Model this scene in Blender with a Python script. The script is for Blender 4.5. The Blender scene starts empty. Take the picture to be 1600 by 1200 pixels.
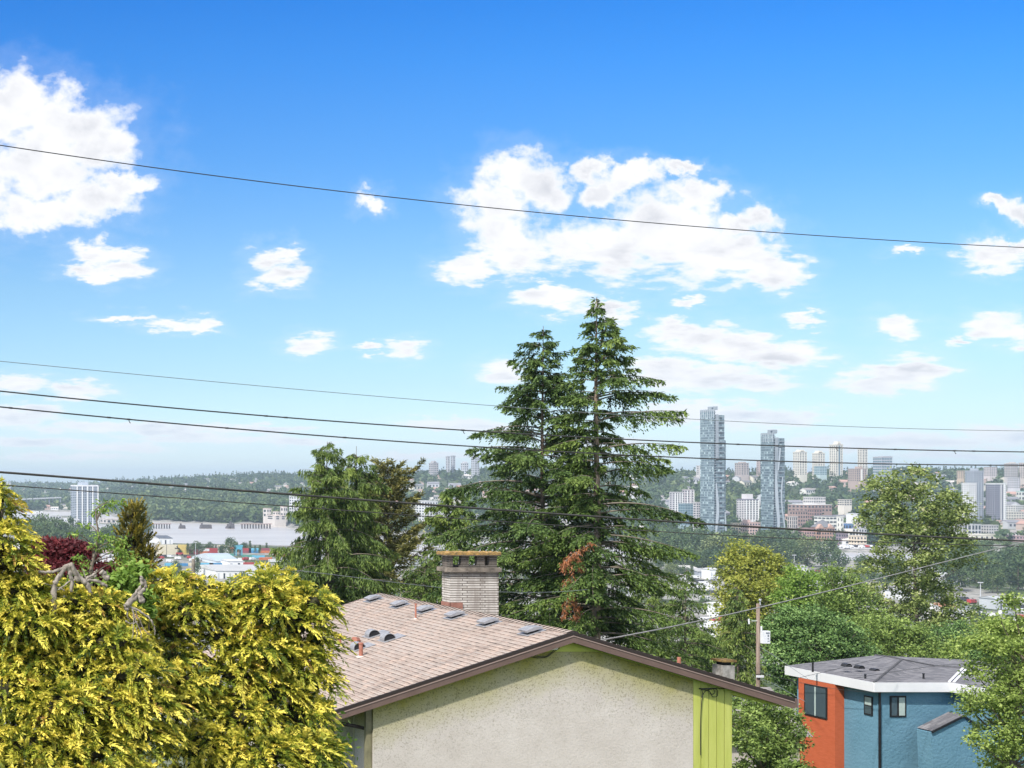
import bpy, math, random
import numpy as np
from math import radians as R, sin, cos, pi
from mathutils import Vector

SC = bpy.context.scene
COL = SC.collection
# ------------------------------------------------------------------ camera
F, CX, HV, HZ = 2200.0, -300.0, 752.0, 80.0        # focal (photo px), principal column, horizon row, eye height
cam_d = bpy.data.cameras.new("camera")
cam = bpy.data.objects.new("camera", cam_d); COL.objects.link(cam)
cam.location = (0, 0, HZ); cam.rotation_euler = (R(90), 0, 0)
cam_d.sensor_width = 36; cam_d.lens = 36*F/1600
cam_d.shift_x = (800-CX)/1600; cam_d.shift_y = (HV-600)/1600
cam_d.clip_start = 0.5; cam_d.clip_end = 40000
SC.camera = cam
SC.render.resolution_x = 1024; SC.render.resolution_y = 768

def W(u, v, Y):
    """world point seen at photo pixel (u, v) at depth Y"""
    return Vector(((u-CX)/F*Y, Y, HZ-(v-HV)/F*Y))
def GX(u, Y): return (u-CX)/F*Y
def GZ(v, Y): return HZ-(v-HV)/F*Y

# ------------------------------------------------------------------ light
SUN_AZ = R(232); SUN_EL = R(50)
SC.view_settings.view_transform = 'Standard'; SC.view_settings.look = 'None'
SC.view_settings.gamma = 1; SC.view_settings.exposure = 1.0
sl = bpy.data.lights.new("sun", 'SUN'); sl.energy = 3.1; sl.angle = R(1.6); sl.color = (1, 0.955, 0.89)
sun = bpy.data.objects.new("sun", sl); COL.objects.link(sun)
tosun = Vector((sin(SUN_AZ)*cos(SUN_EL), cos(SUN_AZ)*cos(SUN_EL), sin(SUN_EL)))
sun.rotation_euler = tosun.to_track_quat('Z', 'Y').to_euler()

class NT:
    """tiny node-tree helper"""
    def __init__(s, tree):
        s.t = tree; tree.nodes.clear()
    def n(s, typ, **kw):
        nd = s.t.nodes.new(typ)
        ins = kw.pop('ins', {})
        for k, v in kw.items(): setattr(nd, k, v)
        for k, v in ins.items():
            if hasattr(v, 'is_output'): s.t.links.new(v, nd.inputs[k])
            else: nd.inputs[k].default_value = v
        return nd
    def m(s, op, a, b=0.0, c=None, clamp=False):
        nd = s.t.nodes.new('ShaderNodeMath'); nd.operation = op; nd.use_clamp = clamp
        for i, x in enumerate((a, b, c)):
            if x is None: continue
            if hasattr(x, 'is_output'): s.t.links.new(x, nd.inputs[i])
            else: nd.inputs[i].default_value = x
        return nd.outputs[0]
    def vm(s, op, a, b=None):
        nd = s.t.nodes.new('ShaderNodeVectorMath'); nd.operation = op
        for i, x in enumerate((a, b)):
            if x is None: continue
            if hasattr(x, 'is_output'): s.t.links.new(x, nd.inputs[i])
            else: nd.inputs[i].default_value = x
        return nd.outputs[1] if op in ('LENGTH', 'DOT_PRODUCT', 'DISTANCE') else nd.outputs[0]
    def ramp(s, fac, stops, interp='LINEAR'):
        nd = s.t.nodes.new('ShaderNodeValToRGB'); s.t.links.new(fac, nd.inputs[0])
        cr = nd.color_ramp; cr.interpolation = interp
        while len(cr.elements) < len(stops): cr.elements.new(0.5)
        for e, (p, c) in zip(cr.elements, stops):
            e.position = p; e.color = (c[0], c[1], c[2], 1) if hasattr(c, '__len__') else (c, c, c, 1)
        return nd.outputs[0]
    def mix(s, fac, a, b, blend='MIX'):
        nd = s.t.nodes.new('ShaderNodeMix'); nd.data_type = 'RGBA'; nd.blend_type = blend
        for idx, x in ((0, fac), (6, a), (7, b)):
            if hasattr(x, 'is_output'): s.t.links.new(x, nd.inputs[idx])
            elif idx == 0: nd.inputs[0].default_value = x
            else: nd.inputs[idx].default_value = (x[0], x[1], x[2], 1)
        return nd.outputs[2]
    def link(s, a, b): s.t.links.new(a, b)

# clouds: (u, v, ru, rv) in degrees-like tangent coordinates of the northern sky
CLOUDS = [
 (20,165,85,62),(95,205,115,62),(60,262,140,60),(150,235,75,45),(60,325,120,36),(150,318,66,36),(-90,240,120,120),(190,285,60,22),
 (140,398,46,24),(185,415,55,26),(150,425,50,14),(432,402,42,22),(436,432,45,26),(585,318,26,18),
 (205,494,60,9),(265,505,45,13),(320,511,32,11),(484,536,40,18),(634,546,36,16),(575,545,25,8),
 (800,270,54,42),(845,290,50,45),(770,310,58,44),(790,360,64,46),(800,400,70,40),(735,425,55,26),
 (900,390,60,40),(960,385,90,62),(1040,350,100,62),(1090,390,115,60),(1160,400,80,48),(1215,425,52,34),(1170,345,60,22),
 (975,275,60,26),(1005,272,36,20),(925,270,28,20),(935,300,36,24),(1070,262,46,12),(1080,300,60,25),
 (870,470,66,24),(960,482,46,18),(850,462,50,18),(1265,500,34,15),(1400,510,44,23),(1080,470,28,12),
 (1550,510,50,26),(1590,520,40,20),(1495,535,22,9),(1555,400,52,26),(1580,378,40,14),(1558,318,28,12),(1590,330,26,22),(1420,392,32,9),
 (1090,525,85,25),(1150,540,85,27),(1220,555,85,25),(1060,520,60,22),(1090,590,130,30),(1040,575,70,28),(1190,598,60,20),
 (1400,590,80,25),(1430,575,50,30),(1370,600,80,18),(1460,580,45,14),
 (1140,650,155,22),(1080,645,100,18),(1230,655,60,12),(1350,690,130,16),(1300,695,100,14),(1460,690,130,15),(1590,682,90,14),(1560,670,70,9),
 (785,585,40,22),(700,660,90,10),(760,665,60,12),(30,600,50,20),(120,612,60,14),(60,642,45,15),(20,655,60,18),
 (150,668,110,11),(250,672,110,12),(330,685,150,10),(60,690,110,9),(180,700,90,7),(470,690,80,9),(660,712,90,7),
 (100,715,120,6),(1520,712,140,6),(1250,735,160,5),(400,668,120,7),(930,690,90,9)]

def make_world():
    w = bpy.data.worlds.new("World"); SC.world = w; w.use_nodes = True
    t = NT(w.node_tree)
    sky = t.n('ShaderNodeTexSky', sky_type='NISHITA', sun_disc=False, sun_elevation=SUN_EL, sun_rotation=SUN_AZ,
              altitude=80, air_density=1.0, dust_density=0.6, ozone_density=2.0)
    tc = t.n('ShaderNodeTexCoord')
    sep = t.n('ShaderNodeSeparateXYZ', ins={0: tc.outputs['Generated']})
    x, y, z = sep.outputs
    ya = t.m('MAXIMUM', t.m('ABSOLUTE', y), 0.12)
    tx = t.m('DIVIDE', x, ya); tz = t.m('DIVIDE', z, ya)
    U = t.m('MULTIPLY_ADD', tx, F, CX); V = t.m('MULTIPLY_ADD', tz, -F, HV)
    uv = t.n('ShaderNodeCombineXYZ', ins={0: U, 1: V, 2: 0.0}).outputs[0]
    # stretch detail sideways towards the horizon
    hz = t.n('ShaderNodeMapRange', ins={0: V, 1: 380.0, 2: 700.0, 3: 1.0, 4: 1.9}).outputs[0]
    uvn = t.n('ShaderNodeCombineXYZ', ins={0: t.m('DIVIDE', U, 1.25), 1: t.m('MULTIPLY', V, hz), 2: 0.0}).outputs[0]
    warp = t.n('ShaderNodeTexNoise', ins={'Vector': uvn, 'Scale': 0.018, 'Detail': 6.0, 'Roughness': 0.62})
    wv = t.vm('SUBTRACT', warp.outputs['Color'], (0.5, 0.5, 0.5))
    wamp = t.n('ShaderNodeMapRange', ins={0: V, 1: 400.0, 2: 720.0, 3: 95.0, 4: 24.0}).outputs[0]
    sc = t.n('ShaderNodeVectorMath', operation='SCALE', ins={0: wv}); t.link(wamp, sc.inputs['Scale'])
    p = t.vm('ADD', uv, sc.outputs[0])
    D = None; S = None
    for i, (u, v, ru, rv) in enumerate(CLOUDS):
        if i and i % 24 == 0:                       # keep the shader stack short: later blobs wait for the earlier ones
            p = t.vm('ADD', p, t.n('ShaderNodeCombineXYZ', ins={0: t.m('MULTIPLY', D, 1e-7), 1: 0.0, 2: 0.0}).outputs[0])
        mp = t.n('ShaderNodeVectorMath', operation='MULTIPLY_ADD', ins={0: p, 1: (1/ru, 1/rv, 0), 2: (-u/ru, -v/rv, 0)}).outputs[0]
        d = t.vm('LENGTH', mp)
        D = d if D is None else t.n('ShaderNodeMath', operation='SMOOTH_MIN', ins={0: D, 1: d, 2: 0.25}).outputs[0]
    fb = t.n('ShaderNodeTexNoise', ins={'Vector': uvn, 'Scale': 0.028, 'Detail': 8.0, 'Roughness': 0.56}).outputs[0]
    Dn = t.m('ADD', D, t.m('MULTIPLY', t.m('SUBTRACT', fb, 0.5), 1.7))
    dens = t.n('ShaderNodeMapRange', interpolation_type='SMOOTHSTEP', ins={0: Dn, 1: 1.20, 2: 0.48, 3: 0.0, 4: 1.0}).outputs[0]
    # soft veil round the clouds
    veil = t.n('ShaderNodeMapRange', interpolation_type='SMOOTHSTEP', ins={0: Dn, 1: 1.9, 2: 0.9, 3: 0.0, 4: 0.10}).outputs[0]
    dens = t.m('MAXIMUM', dens, veil)
    # other half of the sky: added cumulus, brighter than those in view, for ambient fill
    gn = t.n('ShaderNodeTexNoise', ins={'Vector': tc.outputs['Generated'], 'Scale': 3.2, 'Detail': 6.0, 'Roughness': 0.6}).outputs[0]
    gd = t.n('ShaderNodeMapRange', interpolation_type='SMOOTHSTEP', ins={0: gn, 1: 0.47, 2: 0.58, 3: 0.0, 4: 1.0}).outputs[0]
    inside = t.n('ShaderNodeMapRange', ins={0: t.m('ABSOLUTE', t.m('SUBTRACT', U, 800.0)), 1: 1100.0, 2: 1500.0, 3: 0.0, 4: 1.0}).outputs[0]
    back = t.m('LESS_THAN', y, 0.12)
    gsel = t.m('MAXIMUM', t.m('MAXIMUM', inside, back), t.n('ShaderNodeMapRange', ins={0: tz, 1: 0.40, 2: 0.6, 3: 0.0, 4: 1.0}).outputs[0])
    front = t.m('SUBTRACT', 1.0, back)
    up = t.n('ShaderNodeMapRange', ins={0: z, 1: 0.0, 2: 0.08, 3: 0.0, 4: 1.0}).outputs[0]
    gden = t.m('MULTIPLY', t.m('MULTIPLY', gd, gsel), up)
    dens = t.m('MULTIPLY', dens, front)
    # clear-sky tint: deeper blue aloft, pale cyan low down; greyed overhead for neutral fill
    el = t.n('ShaderNodeMapRange', ins={0: tz, 1: 0.0, 2: 0.34, 3: 0.0, 4: 1.0}).outputs[0]
    tint = t.mix(t.n('ShaderNodeMapRange', ins={0: tz, 1: 0.36, 2: 0.9, 3: 0.0, 4: 1.0}).outputs[0], t.ramp(el, SKYTINT), (0.42, 0.50, 0.55))
    skyc = t.n('ShaderNodeVectorMath', operation='SCALE', ins={0: t.mix(1.0, sky.outputs[0], tint, 'MULTIPLY'), 'Scale': 1.6*0.735}).outputs[0]
    shn = t.n('ShaderNodeTexNoise', ins={'Vector': uvn, 'Scale': 0.012, 'Detail': 4.0, 'Roughness': 0.5}).outputs[0]
    core = t.n('ShaderNodeMapRange', ins={0: Dn, 1: 0.75, 2: 0.1, 3: 0.0, 4: 1.0}).outputs[0]
    sh = t.m('MULTIPLY', t.n('ShaderNodeMapRange', ins={0: shn, 1: 0.38, 2: 0.66, 3: 0.0, 4: 1.0}).outputs[0], core)
    low = t.n('ShaderNodeMapRange', ins={0: V, 1: 560.0, 2: 740.0, 3: 0.0, 4: 1.0}).outputs[0]
    cc = t.mix(sh, CLOUD_WHITE, CLOUD_GREY)
    cc = t.mix(low, cc, t.mix(sh, CLOUD_LOW, CLOUD_LOWG))
    dens = t.m('MULTIPLY', dens, t.m('MULTIPLY_ADD', low, -0.35, 1.0))
    out = t.mix(gden, t.mix(dens, skyc, cc), (12.0, 11.8, 11.6))
    bg = t.n('ShaderNodeBackground', ins={0: out, 1: SKY_STR})
    wo = t.n('ShaderNodeOutputWorld'); t.link(bg.outputs[0], wo.inputs[0])
    w.cycles.sampling_method = 'MANUAL'; w.cycles.sample_map_resolution = 512
SKY_STR = 0.10
SKYTINT = [(0.0,(.68,.80,.99)),(0.07,(.56,.67,.87)),(0.20,(.47,.58,.68)),(0.40,(.407,.557,.66)),(0.67,(.22,.48,.738)),(0.885,(.117,.438,.80)),(1.0,(.075,.40,.80))]
CLOUD_WHITE = (5.4,5.4,5.5); CLOUD_GREY = (3.75,3.85,4.15); CLOUD_LOW = (5.0,4.95,5.2); CLOUD_LOWG = (3.7,3.9,4.6)
make_world()
# ------------------------------------------------------------------ object helpers
def tag(o, label=None, cat=None, group=None, kind=None):
    if label: o['label'] = label
    if cat: o['category'] = cat
    if group: o['group'] = group
    if kind: o['kind'] = kind
    return o
def empty(name, loc=(0, 0, 0), rz=0.0):
    o = bpy.data.objects.new(name, None); COL.objects.link(o)
    o.location = loc; o.rotation_euler = (0, 0, rz); o.empty_display_size = 0.3
    return o
def obj(name, me, parent=None, loc=None, scale=None, rz=None):
    o = bpy.data.objects.new(name, me); COL.objects.link(o)
    if parent: o.parent = parent
    if loc is not None: o.location = loc
    if scale is not None: o.scale = scale
    if rz is not None: o.rotation_euler = (0, 0, rz)
    return o
def mesh_np(name, V, Fc, mat, smooth=False, attrs=None, mats=None, midx=None):
    """numpy verts (N,3), faces (M,k) of equal size"""
    V = np.ascontiguousarray(V, dtype=np.float32); Fc = np.ascontiguousarray(Fc, dtype=np.int32)
    me = bpy.data.meshes.new(name)
    n, k = Fc.shape
    me.vertices.add(len(V)); me.vertices.foreach_set('co', V.ravel())
    me.loops.add(n*k); me.loops.foreach_set('vertex_index', Fc.ravel())
    me.polygons.add(n); me.polygons.foreach_set('loop_start', np.arange(0, n*k, k, dtype=np.int32))
    me.polygons.foreach_set('loop_total', np.full(n, k, dtype=np.int32))
    if smooth: me.polygons.foreach_set('use_smooth', np.ones(n, dtype=bool))
    for m in (mats or [mat]): me.materials.append(m)
    if midx is not None: me.polygons.foreach_set('material_index', np.asarray(midx, dtype=np.int32))
    for an, av in (attrs or {}).items():
        a = me.attributes.new(an, 'FLOAT', 'POINT'); a.data.foreach_set('value', np.ascontiguousarray(av, dtype=np.float32))
    me.update(calc_edges=True)
    return me
class MB:
    """collects polygons into one mesh; material per polygon"""
    def __init__(s): s.v = []; s.f = []; s.m = []; s.mats = []
    def mi(s, mat):
        if mat not in s.mats: s.mats.append(mat)
        return s.mats.index(mat)
    def poly(s, pts, mat):
        b = len(s.v); s.v += [tuple(p) for p in pts]; s.f.append(tuple(range(b, b+len(pts)))); s.m.append(s.mi(mat))
    def box(s, x0, x1, y0, y1, z0, z1, mat):
        b = len(s.v)
        s.v += [(x0,y0,z0),(x1,y0,z0),(x1,y1,z0),(x0,y1,z0),(x0,y0,z1),(x1,y0,z1),(x1,y1,z1),(x0,y1,z1)]
        i = s.mi(mat)
        for q in ((0,3,2,1),(4,5,6,7),(0,1,5,4),(1,2,6,5),(2,3,7,6),(3,0,4,7)):
            s.f.append(tuple(b+k for k in q)); s.m.append(i)
    def prism(s, pts, d, mat):
        """closed polygon pts extruded by vector d"""
        n = len(pts); b = len(s.v); d = Vector(d)
        P = [Vector(p) for p in pts]
        s.v += [tuple(p) for p in P] + [tuple(p+d) for p in P]; i = s.mi(mat)
        s.f.append(tuple(range(b+n-1, b-1, -1))); s.m.append(i)
        s.f.append(tuple(range(b+n, b+2*n))); s.m.append(i)
        for k in range(n):
            j = (k+1) % n; s.f.append((b+k, b+j, b+n+j, b+n+k)); s.m.append(i)
    def tube(s, pts, r, mat, sides=8, caps=True):
        P = [Vector(p) for p in pts]; n = len(P); rr = r if hasattr(r, '__len__') else [r]*n
        b = len(s.v); i = s.mi(mat)
        for k in range(n):
            t = (P[min(k+1, n-1)]-P[max(k-1, 0)]).normalized()
            a = Vector((0, 0, 1)) if abs(t.z) < 0.9 else Vector((1, 0, 0))
            u = t.cross(a).normalized(); w = t.cross(u)
            for q in range(sides):
                an = 2*pi*q/sides; s.v.append(tuple(P[k]+(u*cos(an)+w*sin(an))*rr[k]))
        for k in range(n-1):
            for q in range(sides):
                q2 = (q+1) % sides
                s.f.append((b+k*sides+q, b+k*sides+q2, b+(k+1)*sides+q2, b+(k+1)*sides+q)); s.m.append(i)
        if caps:
            s.f.append(tuple(b+q for q in range(sides))[::-1]); s.m.append(i)
            s.f.append(tuple(b+(n-1)*sides+q for q in range(sides))); s.m.append(i)
    def mesh(s, name, smooth=False):
        me = bpy.data.meshes.new(name); me.from_pydata(s.v, [], s.f)
        for m in s.mats: me.materials.append(m)
        me.polygons.foreach_set('material_index', s.m)
        if smooth: me.polygons.foreach_set('use_smooth', [True]*len(s.f))
        me.update(); return me
    def build(s, name, parent=None, smooth=False):
        return obj(name, s.mesh(name, smooth), parent)

# ------------------------------------------------------------------ materials
MATS = {}
def pbr(name, col, rough=0.8, spec=0.3, metal=0.0, fn=None):
    """fn(t, bsdf) may wire procedural detail"""
    if name in MATS: return MATS[name]
    m = bpy.data.materials.new(name); m.use_nodes = True; t = NT(m.node_tree)
    b = t.n('ShaderNodeBsdfPrincipled', ins={'Base Color': (*col, 1), 'Roughness': rough, 'Metallic': metal, 'Specular IOR Level': spec})
    o = t.n('ShaderNodeOutputMaterial'); t.link(b.outputs[0], o.inputs[0])
    if fn: fn(t, b)
    MATS[name] = m; return m
def mottled(name, c1, c2, scale=3.0, rough=0.85, bump=0.0, detail=6, metal=0.0, spec=0.3, bscale=None, stretch=(1,1,1)):
    def fn(t, b):
        tc = t.n('ShaderNodeTexCoord').outputs['Object']
        mp = t.n('ShaderNodeMapping', ins={0: tc, 'Scale': stretch}).outputs[0]
        n = t.n('ShaderNodeTexNoise', ins={'Vector': mp, 'Scale': scale, 'Detail': float(detail), 'Roughness': 0.6}).outputs[0]
        t.link(t.ramp(n, [(0.3, c1), (0.7, c2)]), b.inputs['Base Color'])
        if bump:
            n2 = t.n('ShaderNodeTexNoise', ins={'Vector': mp, 'Scale': bscale or scale*6, 'Detail': 4.0}).outputs[0]
            bp = t.n('ShaderNodeBump', ins={'Height': n2, 'Strength': 0.6, 'Distance': bump}); t.link(bp.outputs[0], b.inputs['Normal'])
    return pbr(name, c1, rough, spec, metal, fn)
def leafmat(name, stops, trans=0.28, rough=0.55):
    """leaf colour from the per-leaf 'tint' attribute plus patchy natural variation"""
    if name in MATS: return MATS[name]
    m = bpy.data.materials.new(name); m.use_nodes = True; t = NT(m.node_tree)
    at = t.n('ShaderNodeAttribute', attribute_name='tint').outputs['Fac']
    c = t.ramp(at, stops)
    b = t.n('ShaderNodeBsdfPrincipled', ins={'Base Color': c, 'Roughness': rough, 'Specular IOR Level': 0.25})
    tr = t.n('ShaderNodeBsdfTranslucent', ins={0: c})
    mx = t.n('ShaderNodeMixShader', ins={0: trans}); t.link(b.outputs[0], mx.inputs[1]); t.link(tr.outputs[0], mx.inputs[2])
    o = t.n('ShaderNodeOutputMaterial'); t.link(mx.outputs[0], o.inputs[0])
    MATS[name] = m; return m
def ident(name, stops):
    return name

# ------------------------------------------------------------------ ground, river
def lerp(x, xs, ys): return np.interp(x, xs, ys)
US   = [-2500, -600, 130, 200, 235, 440, 800, 1240, 1330, 1600, 3200]
NEAR = [3300, 3250, 3180, 2350, 1790, 1720, 1500, 1440, 1405, 1385, 1300]
UF   = [-2500, -600, 130, 220, 300, 430, 500, 800, 1240, 1600, 3200]
FAR  = [4000, 3800, 3700, 2850, 2723, 2600, 2200, 1850, 1590, 1560, 1500]
def _hash(ix, iy): 
    v = np.sin(ix*127.1+iy*311.7)*43758.5453
    return v-np.floor(v)
def vnoise(x, y):
    ix = np.floor(x); iy = np.floor(y); fx = x-ix; fy = y-iy
    fx = fx*fx*(3-2*fx); fy = fy*fy*(3-2*fy)
    a = _hash(ix, iy); b = _hash(ix+1, iy); c = _hash(ix, iy+1); d = _hash(ix+1, iy+1)
    return a+(b-a)*fx+(c-a)*fy+(a-b-c+d)*fx*fy
def ground_z(X, Y):
    X = np.asarray(X, dtype=float); Y = np.asarray(Y, dtype=float)
    Yc = np.maximum(Y, 30.0)
    u = X/Yc*F+CX
    near = lerp(Y, [-200, 0, 20, 40, 60, 80, 120, 160, 250, 330, 420], [76, 74, 72.3, 70.3, 67.5, 63, 54, 45, 20, 6, 2.5])
    yn = lerp(u, US, NEAR); yf = lerp(u, UF, FAR)
    y1 = yf + lerp(u, [100, 240, 420, 700, 1000, 1600], [900, 450, 600, 350, 350, 300])
    z1 = lerp(u, [100, 240, 420, 600, 1000, 1600], [12, 30, 30, 14, 12, 12])
    yr = lerp(u, [130, 240, 430, 600, 760, 1040, 1700], [7000, 5600, 4800, 3900, 3500, 3200, 3200])
    zr = lerp(u, [0, 130, 240, 430, 600, 760, 1040, 1300, 1600, 1900], [50, 54, 70, 82, 78, 90, 91, 88, 95, 98])
    out = near.copy()
    far = Y > 420
    t = np.clip((Y-(yn-12))/24, 0, 1); t2 = np.clip((Y-(yf-12))/24, 0, 1)
    plain = 2.5 - 5.5*t + 6.0*t2
    hill1 = np.clip((Y-yf-20)/(y1-yf), 0, 1)
    hill2 = np.clip((Y-y1)/(yr-y1), 0, 1); hill2 = hill2*hill2*(3-2*hill2)*0.5+hill2*0.5
    hill3 = np.clip((Y-yr)/6000, 0, 1)
    hz = plain + hill1*(z1-3) + hill2*(zr-z1) - hill3*70
    bumps = (vnoise(X/260, Y/260)-0.5)*14*hill2*(1-hill3) + (vnoise(X/90+9, Y/90)-0.5)*4*hill1
    out = np.where(far, hz+bumps, out)
    out = out + np.where(Y < 300, (vnoise(X/9, Y/9)-0.5)*0.5, 0)
    return out
def gz(x, y): return float(ground_z(np.array([x]), np.array([y]))[0])

def gr_fn(t, b):
    g = t.n('ShaderNodeNewGeometry').outputs['Position']
    sp = t.n('ShaderNodeSeparateXYZ', ins={0: g})
    n1 = t.n('ShaderNodeTexNoise', ins={'Vector': g, 'Scale': 0.012, 'Detail': 5.0}).outputs[0]
    n2 = t.n('ShaderNodeTexNoise', ins={'Vector': g, 'Scale': 0.15, 'Detail': 6.0}).outputs[0]
    n3 = t.n('ShaderNodeTexNoise', ins={'Vector': g, 'Scale': 2.5, 'Detail': 6.0}).outputs[0]
    grass = t.mix(t.ramp(n3, [(0.35, 0.0), (0.65, 1.0)]), (0.035, 0.06, 0.018), (0.085, 0.11, 0.035))
    lot = t.ramp(n2, [(0.3, (0.13, 0.128, 0.12)), (0.5, (0.23, 0.225, 0.21)), (0.7, (0.33, 0.32, 0.30))])
    wood = t.ramp(n2, [(0.3, (0.03, 0.05, 0.025)), (0.6, (0.07, 0.09, 0.04)), (0.75, (0.16, 0.15, 0.12))])
    plain = t.mix(t.ramp(n1, [(0.42, 0.0), (0.52, 1.0)]), wood, lot)
    f1 = t.n('ShaderNodeMapRange', ins={0: sp.outputs[1], 1: 330.0, 2: 480.0, 3: 0.0, 4: 1.0}).outputs[0]
    f2 = t.n('ShaderNodeMapRange', ins={0: sp.outputs[2], 1: 3.6, 2: 9.0, 3: 0.0, 4: 1.0}).outputs[0]
    far = t.m('GREATER_THAN', sp.outputs[1], 1000.0)
    c = t.mix(f1, grass, plain); c = t.mix(t.m('MULTIPLY', f2, far), c, wood)
    t.link(c, b.inputs['Base Color'])
M_ground = pbr('ground_mix', (0.1, 0.1, 0.05), 0.95, 0.1, fn=gr_fn)
ys = np.concatenate([np.linspace(-120, 100, 45), np.geomspace(104, 420, 40), np.geomspace(432, 1300, 40), np.linspace(1310, 4000, 270), np.geomspace(4040, 16000, 60)])
cols = np.linspace(-1800, 3400, 240)
YY, UU = np.meshgrid(ys, cols, indexing='ij')
XX = (UU-CX)/F*np.maximum(YY+70, 60) - 0*YY
ZZ = ground_z(XX, YY)
nr, nc = YY.shape
idx = np.arange(nr*nc).reshape(nr, nc)
q = np.stack([idx[:-1, :-1], idx[:-1, 1:], idx[1:, 1:], idx[1:, :-1]], -1).reshape(-1, 4)
g = obj('ground', mesh_np('ground', np.stack([XX, YY, ZZ], -1).reshape(-1, 3), q, M_ground, smooth=True)); tag(g, kind='structure')

def wt_fn(t, b):
    g = t.n('ShaderNodeNewGeometry').outputs['Position']
    mp = t.n('ShaderNodeMapping', ins={0: g, 'Scale': (0.5, 1.0, 1.0)}).outputs[0]
    n = t.n('ShaderNodeTexNoise', ins={'Vector': mp, 'Scale': 0.35, 'Detail': 6.0}).outputs[0]
    bp = t.n('ShaderNodeBump', ins={'Height': n, 'Strength': 0.5, 'Distance': 0.25}); t.link(bp.outputs[0], b.inputs['Normal'])
    n2 = t.n('ShaderNodeTexNoise', ins={'Vector': mp, 'Scale': 0.01, 'Detail': 4.0}).outputs[0]
    t.link(t.ramp(n2, [(0.35, (0.36, 0.33, 0.30)), (0.65, (0.44, 0.41, 0.375))]), b.inputs['Base Color'])
M_water = pbr('silty_water', (0.3, 0.28, 0.25), 0.35, 0.4, fn=wt_fn)
mb = MB(); mb.poly([(-3500, 1000, 0), (9000, 1000, 0), (9000, 4300, 0), (-3500, 4300, 0)], M_water)
tag(mb.build('river'), kind='structure')
# ------------------------------------------------------------------ foliage
rng = np.random.default_rng(7)
def unit(v): return v/np.maximum(np.linalg.norm(v, axis=-1, keepdims=True), 1e-9)
def cards(P, D, L, Wd, fold=0.0, nrm=None):
    """rhombic leaves: base P, direction D, length L, width Wd -> verts, faces"""
    n = len(P); D = unit(D)
    if nrm is None: nrm = rng.normal(size=(n, 3))
    S = unit(np.cross(D, nrm)); L = np.broadcast_to(L, (n,))[:, None]; Wd = np.broadcast_to(Wd, (n,))[:, None]
    N = np.cross(S, D)
    V = np.stack([P, P+D*L*0.45+S*Wd*0.5+N*fold*L, P+D*L, P+D*L*0.45-S*Wd*0.5+N*fold*L], 1)
    return V.reshape(-1, 3), np.arange(4*n).reshape(n, 4)
class Fol:
    def __init__(s): s.V = []; s.T = []; s.n = 0
    def add(s, P, D, L, Wd, tint, nrm=None, fold=0.0):
        V, _ = cards(P, D, L, Wd, fold, nrm); s.V.append(V)
        s.T.append(np.repeat(np.broadcast_to(tint, (len(P),)), 4)); s.n += len(P)
    def mesh(s, name, mat):
        V = np.concatenate(s.V); return mesh_np(name, V, np.arange(len(V)).reshape(-1, 4), mat, attrs={'tint': np.concatenate(s.T)})
class Wood:
    """tapered tubes, fast"""
    def __init__(s, sides=5): s.V = []; s.F = []; s.b = 0; s.k = sides
    def add(s, P, r):
        P = np.asarray(P, float); n = len(P); r = np.broadcast_to(r, (n,))
        T = unit(np.gradient(P, axis=0)); A = np.where(np.abs(T[:, 2:3]) < 0.9, [[0, 0, 1.0]], [[1.0, 0, 0]])
        U = unit(np.cross(T, A)); B = np.cross(T, U); an = np.arange(s.k)*2*pi/s.k
        V = P[:, None]+(U[:, None]*np.cos(an)[None, :, None]+B[:, None]*np.sin(an)[None, :, None])*r[:, None, None]
        s.V.append(V.reshape(-1, 3)); i = np.arange(n-1)[:, None]*s.k; j = np.arange(s.k)[None]; j2 = (j+1) % s.k
        s.F.append((s.b+np.stack([i+j, i+j2, i+s.k+j2, i+s.k+j], -1)).reshape(-1, 4)); s.b += n*s.k
    def mesh(s, name, mat): return mesh_np(name, np.concatenate(s.V), np.concatenate(s.F), mat, smooth=True)

M_bark = mottled('bark', (0.10, 0.075, 0.055), (0.24, 0.20, 0.16), 2.5, 0.95, 0.02, stretch=(6, 6, 1))
M_barkr = mottled('fir_bark', (0.13, 0.085, 0.06), (0.32, 0.25, 0.19), 2.5, 0.95, 0.03, stretch=(5, 5, 1.2))
M_twig = mottled('twig', (0.12, 0.10, 0.075), (0.22, 0.19, 0.15), 4, 0.95)
M_dead = mottled('weathered_wood', (0.10, 0.085, 0.07), (0.40, 0.35, 0.30), 5, 0.95, 0.01, stretch=(4, 4, 1))

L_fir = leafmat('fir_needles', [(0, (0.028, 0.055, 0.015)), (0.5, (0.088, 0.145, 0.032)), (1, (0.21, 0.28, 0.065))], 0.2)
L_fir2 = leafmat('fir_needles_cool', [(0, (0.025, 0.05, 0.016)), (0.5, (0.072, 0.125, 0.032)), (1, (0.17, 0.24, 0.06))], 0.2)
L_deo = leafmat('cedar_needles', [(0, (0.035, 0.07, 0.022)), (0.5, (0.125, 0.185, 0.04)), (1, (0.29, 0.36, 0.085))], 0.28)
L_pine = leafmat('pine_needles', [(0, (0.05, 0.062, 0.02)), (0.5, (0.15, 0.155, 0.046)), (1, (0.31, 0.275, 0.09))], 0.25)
L_gold = leafmat('golden_fronds', [(0, (0.035, 0.065, 0.012)), (0.3, (0.15, 0.20, 0.02)), (0.6, (0.45, 0.43, 0.05)), (0.93, (0.86, 0.73, 0.13)), (1.0, (0.38, 0.20, 0.07))], 0.30)
L_oliv = leafmat('olive_fronds', [(0, (0.05, 0.055, 0.015)), (0.5, (0.13, 0.12, 0.025)), (1, (0.42, 0.33, 0.05))], 0.25)
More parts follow.
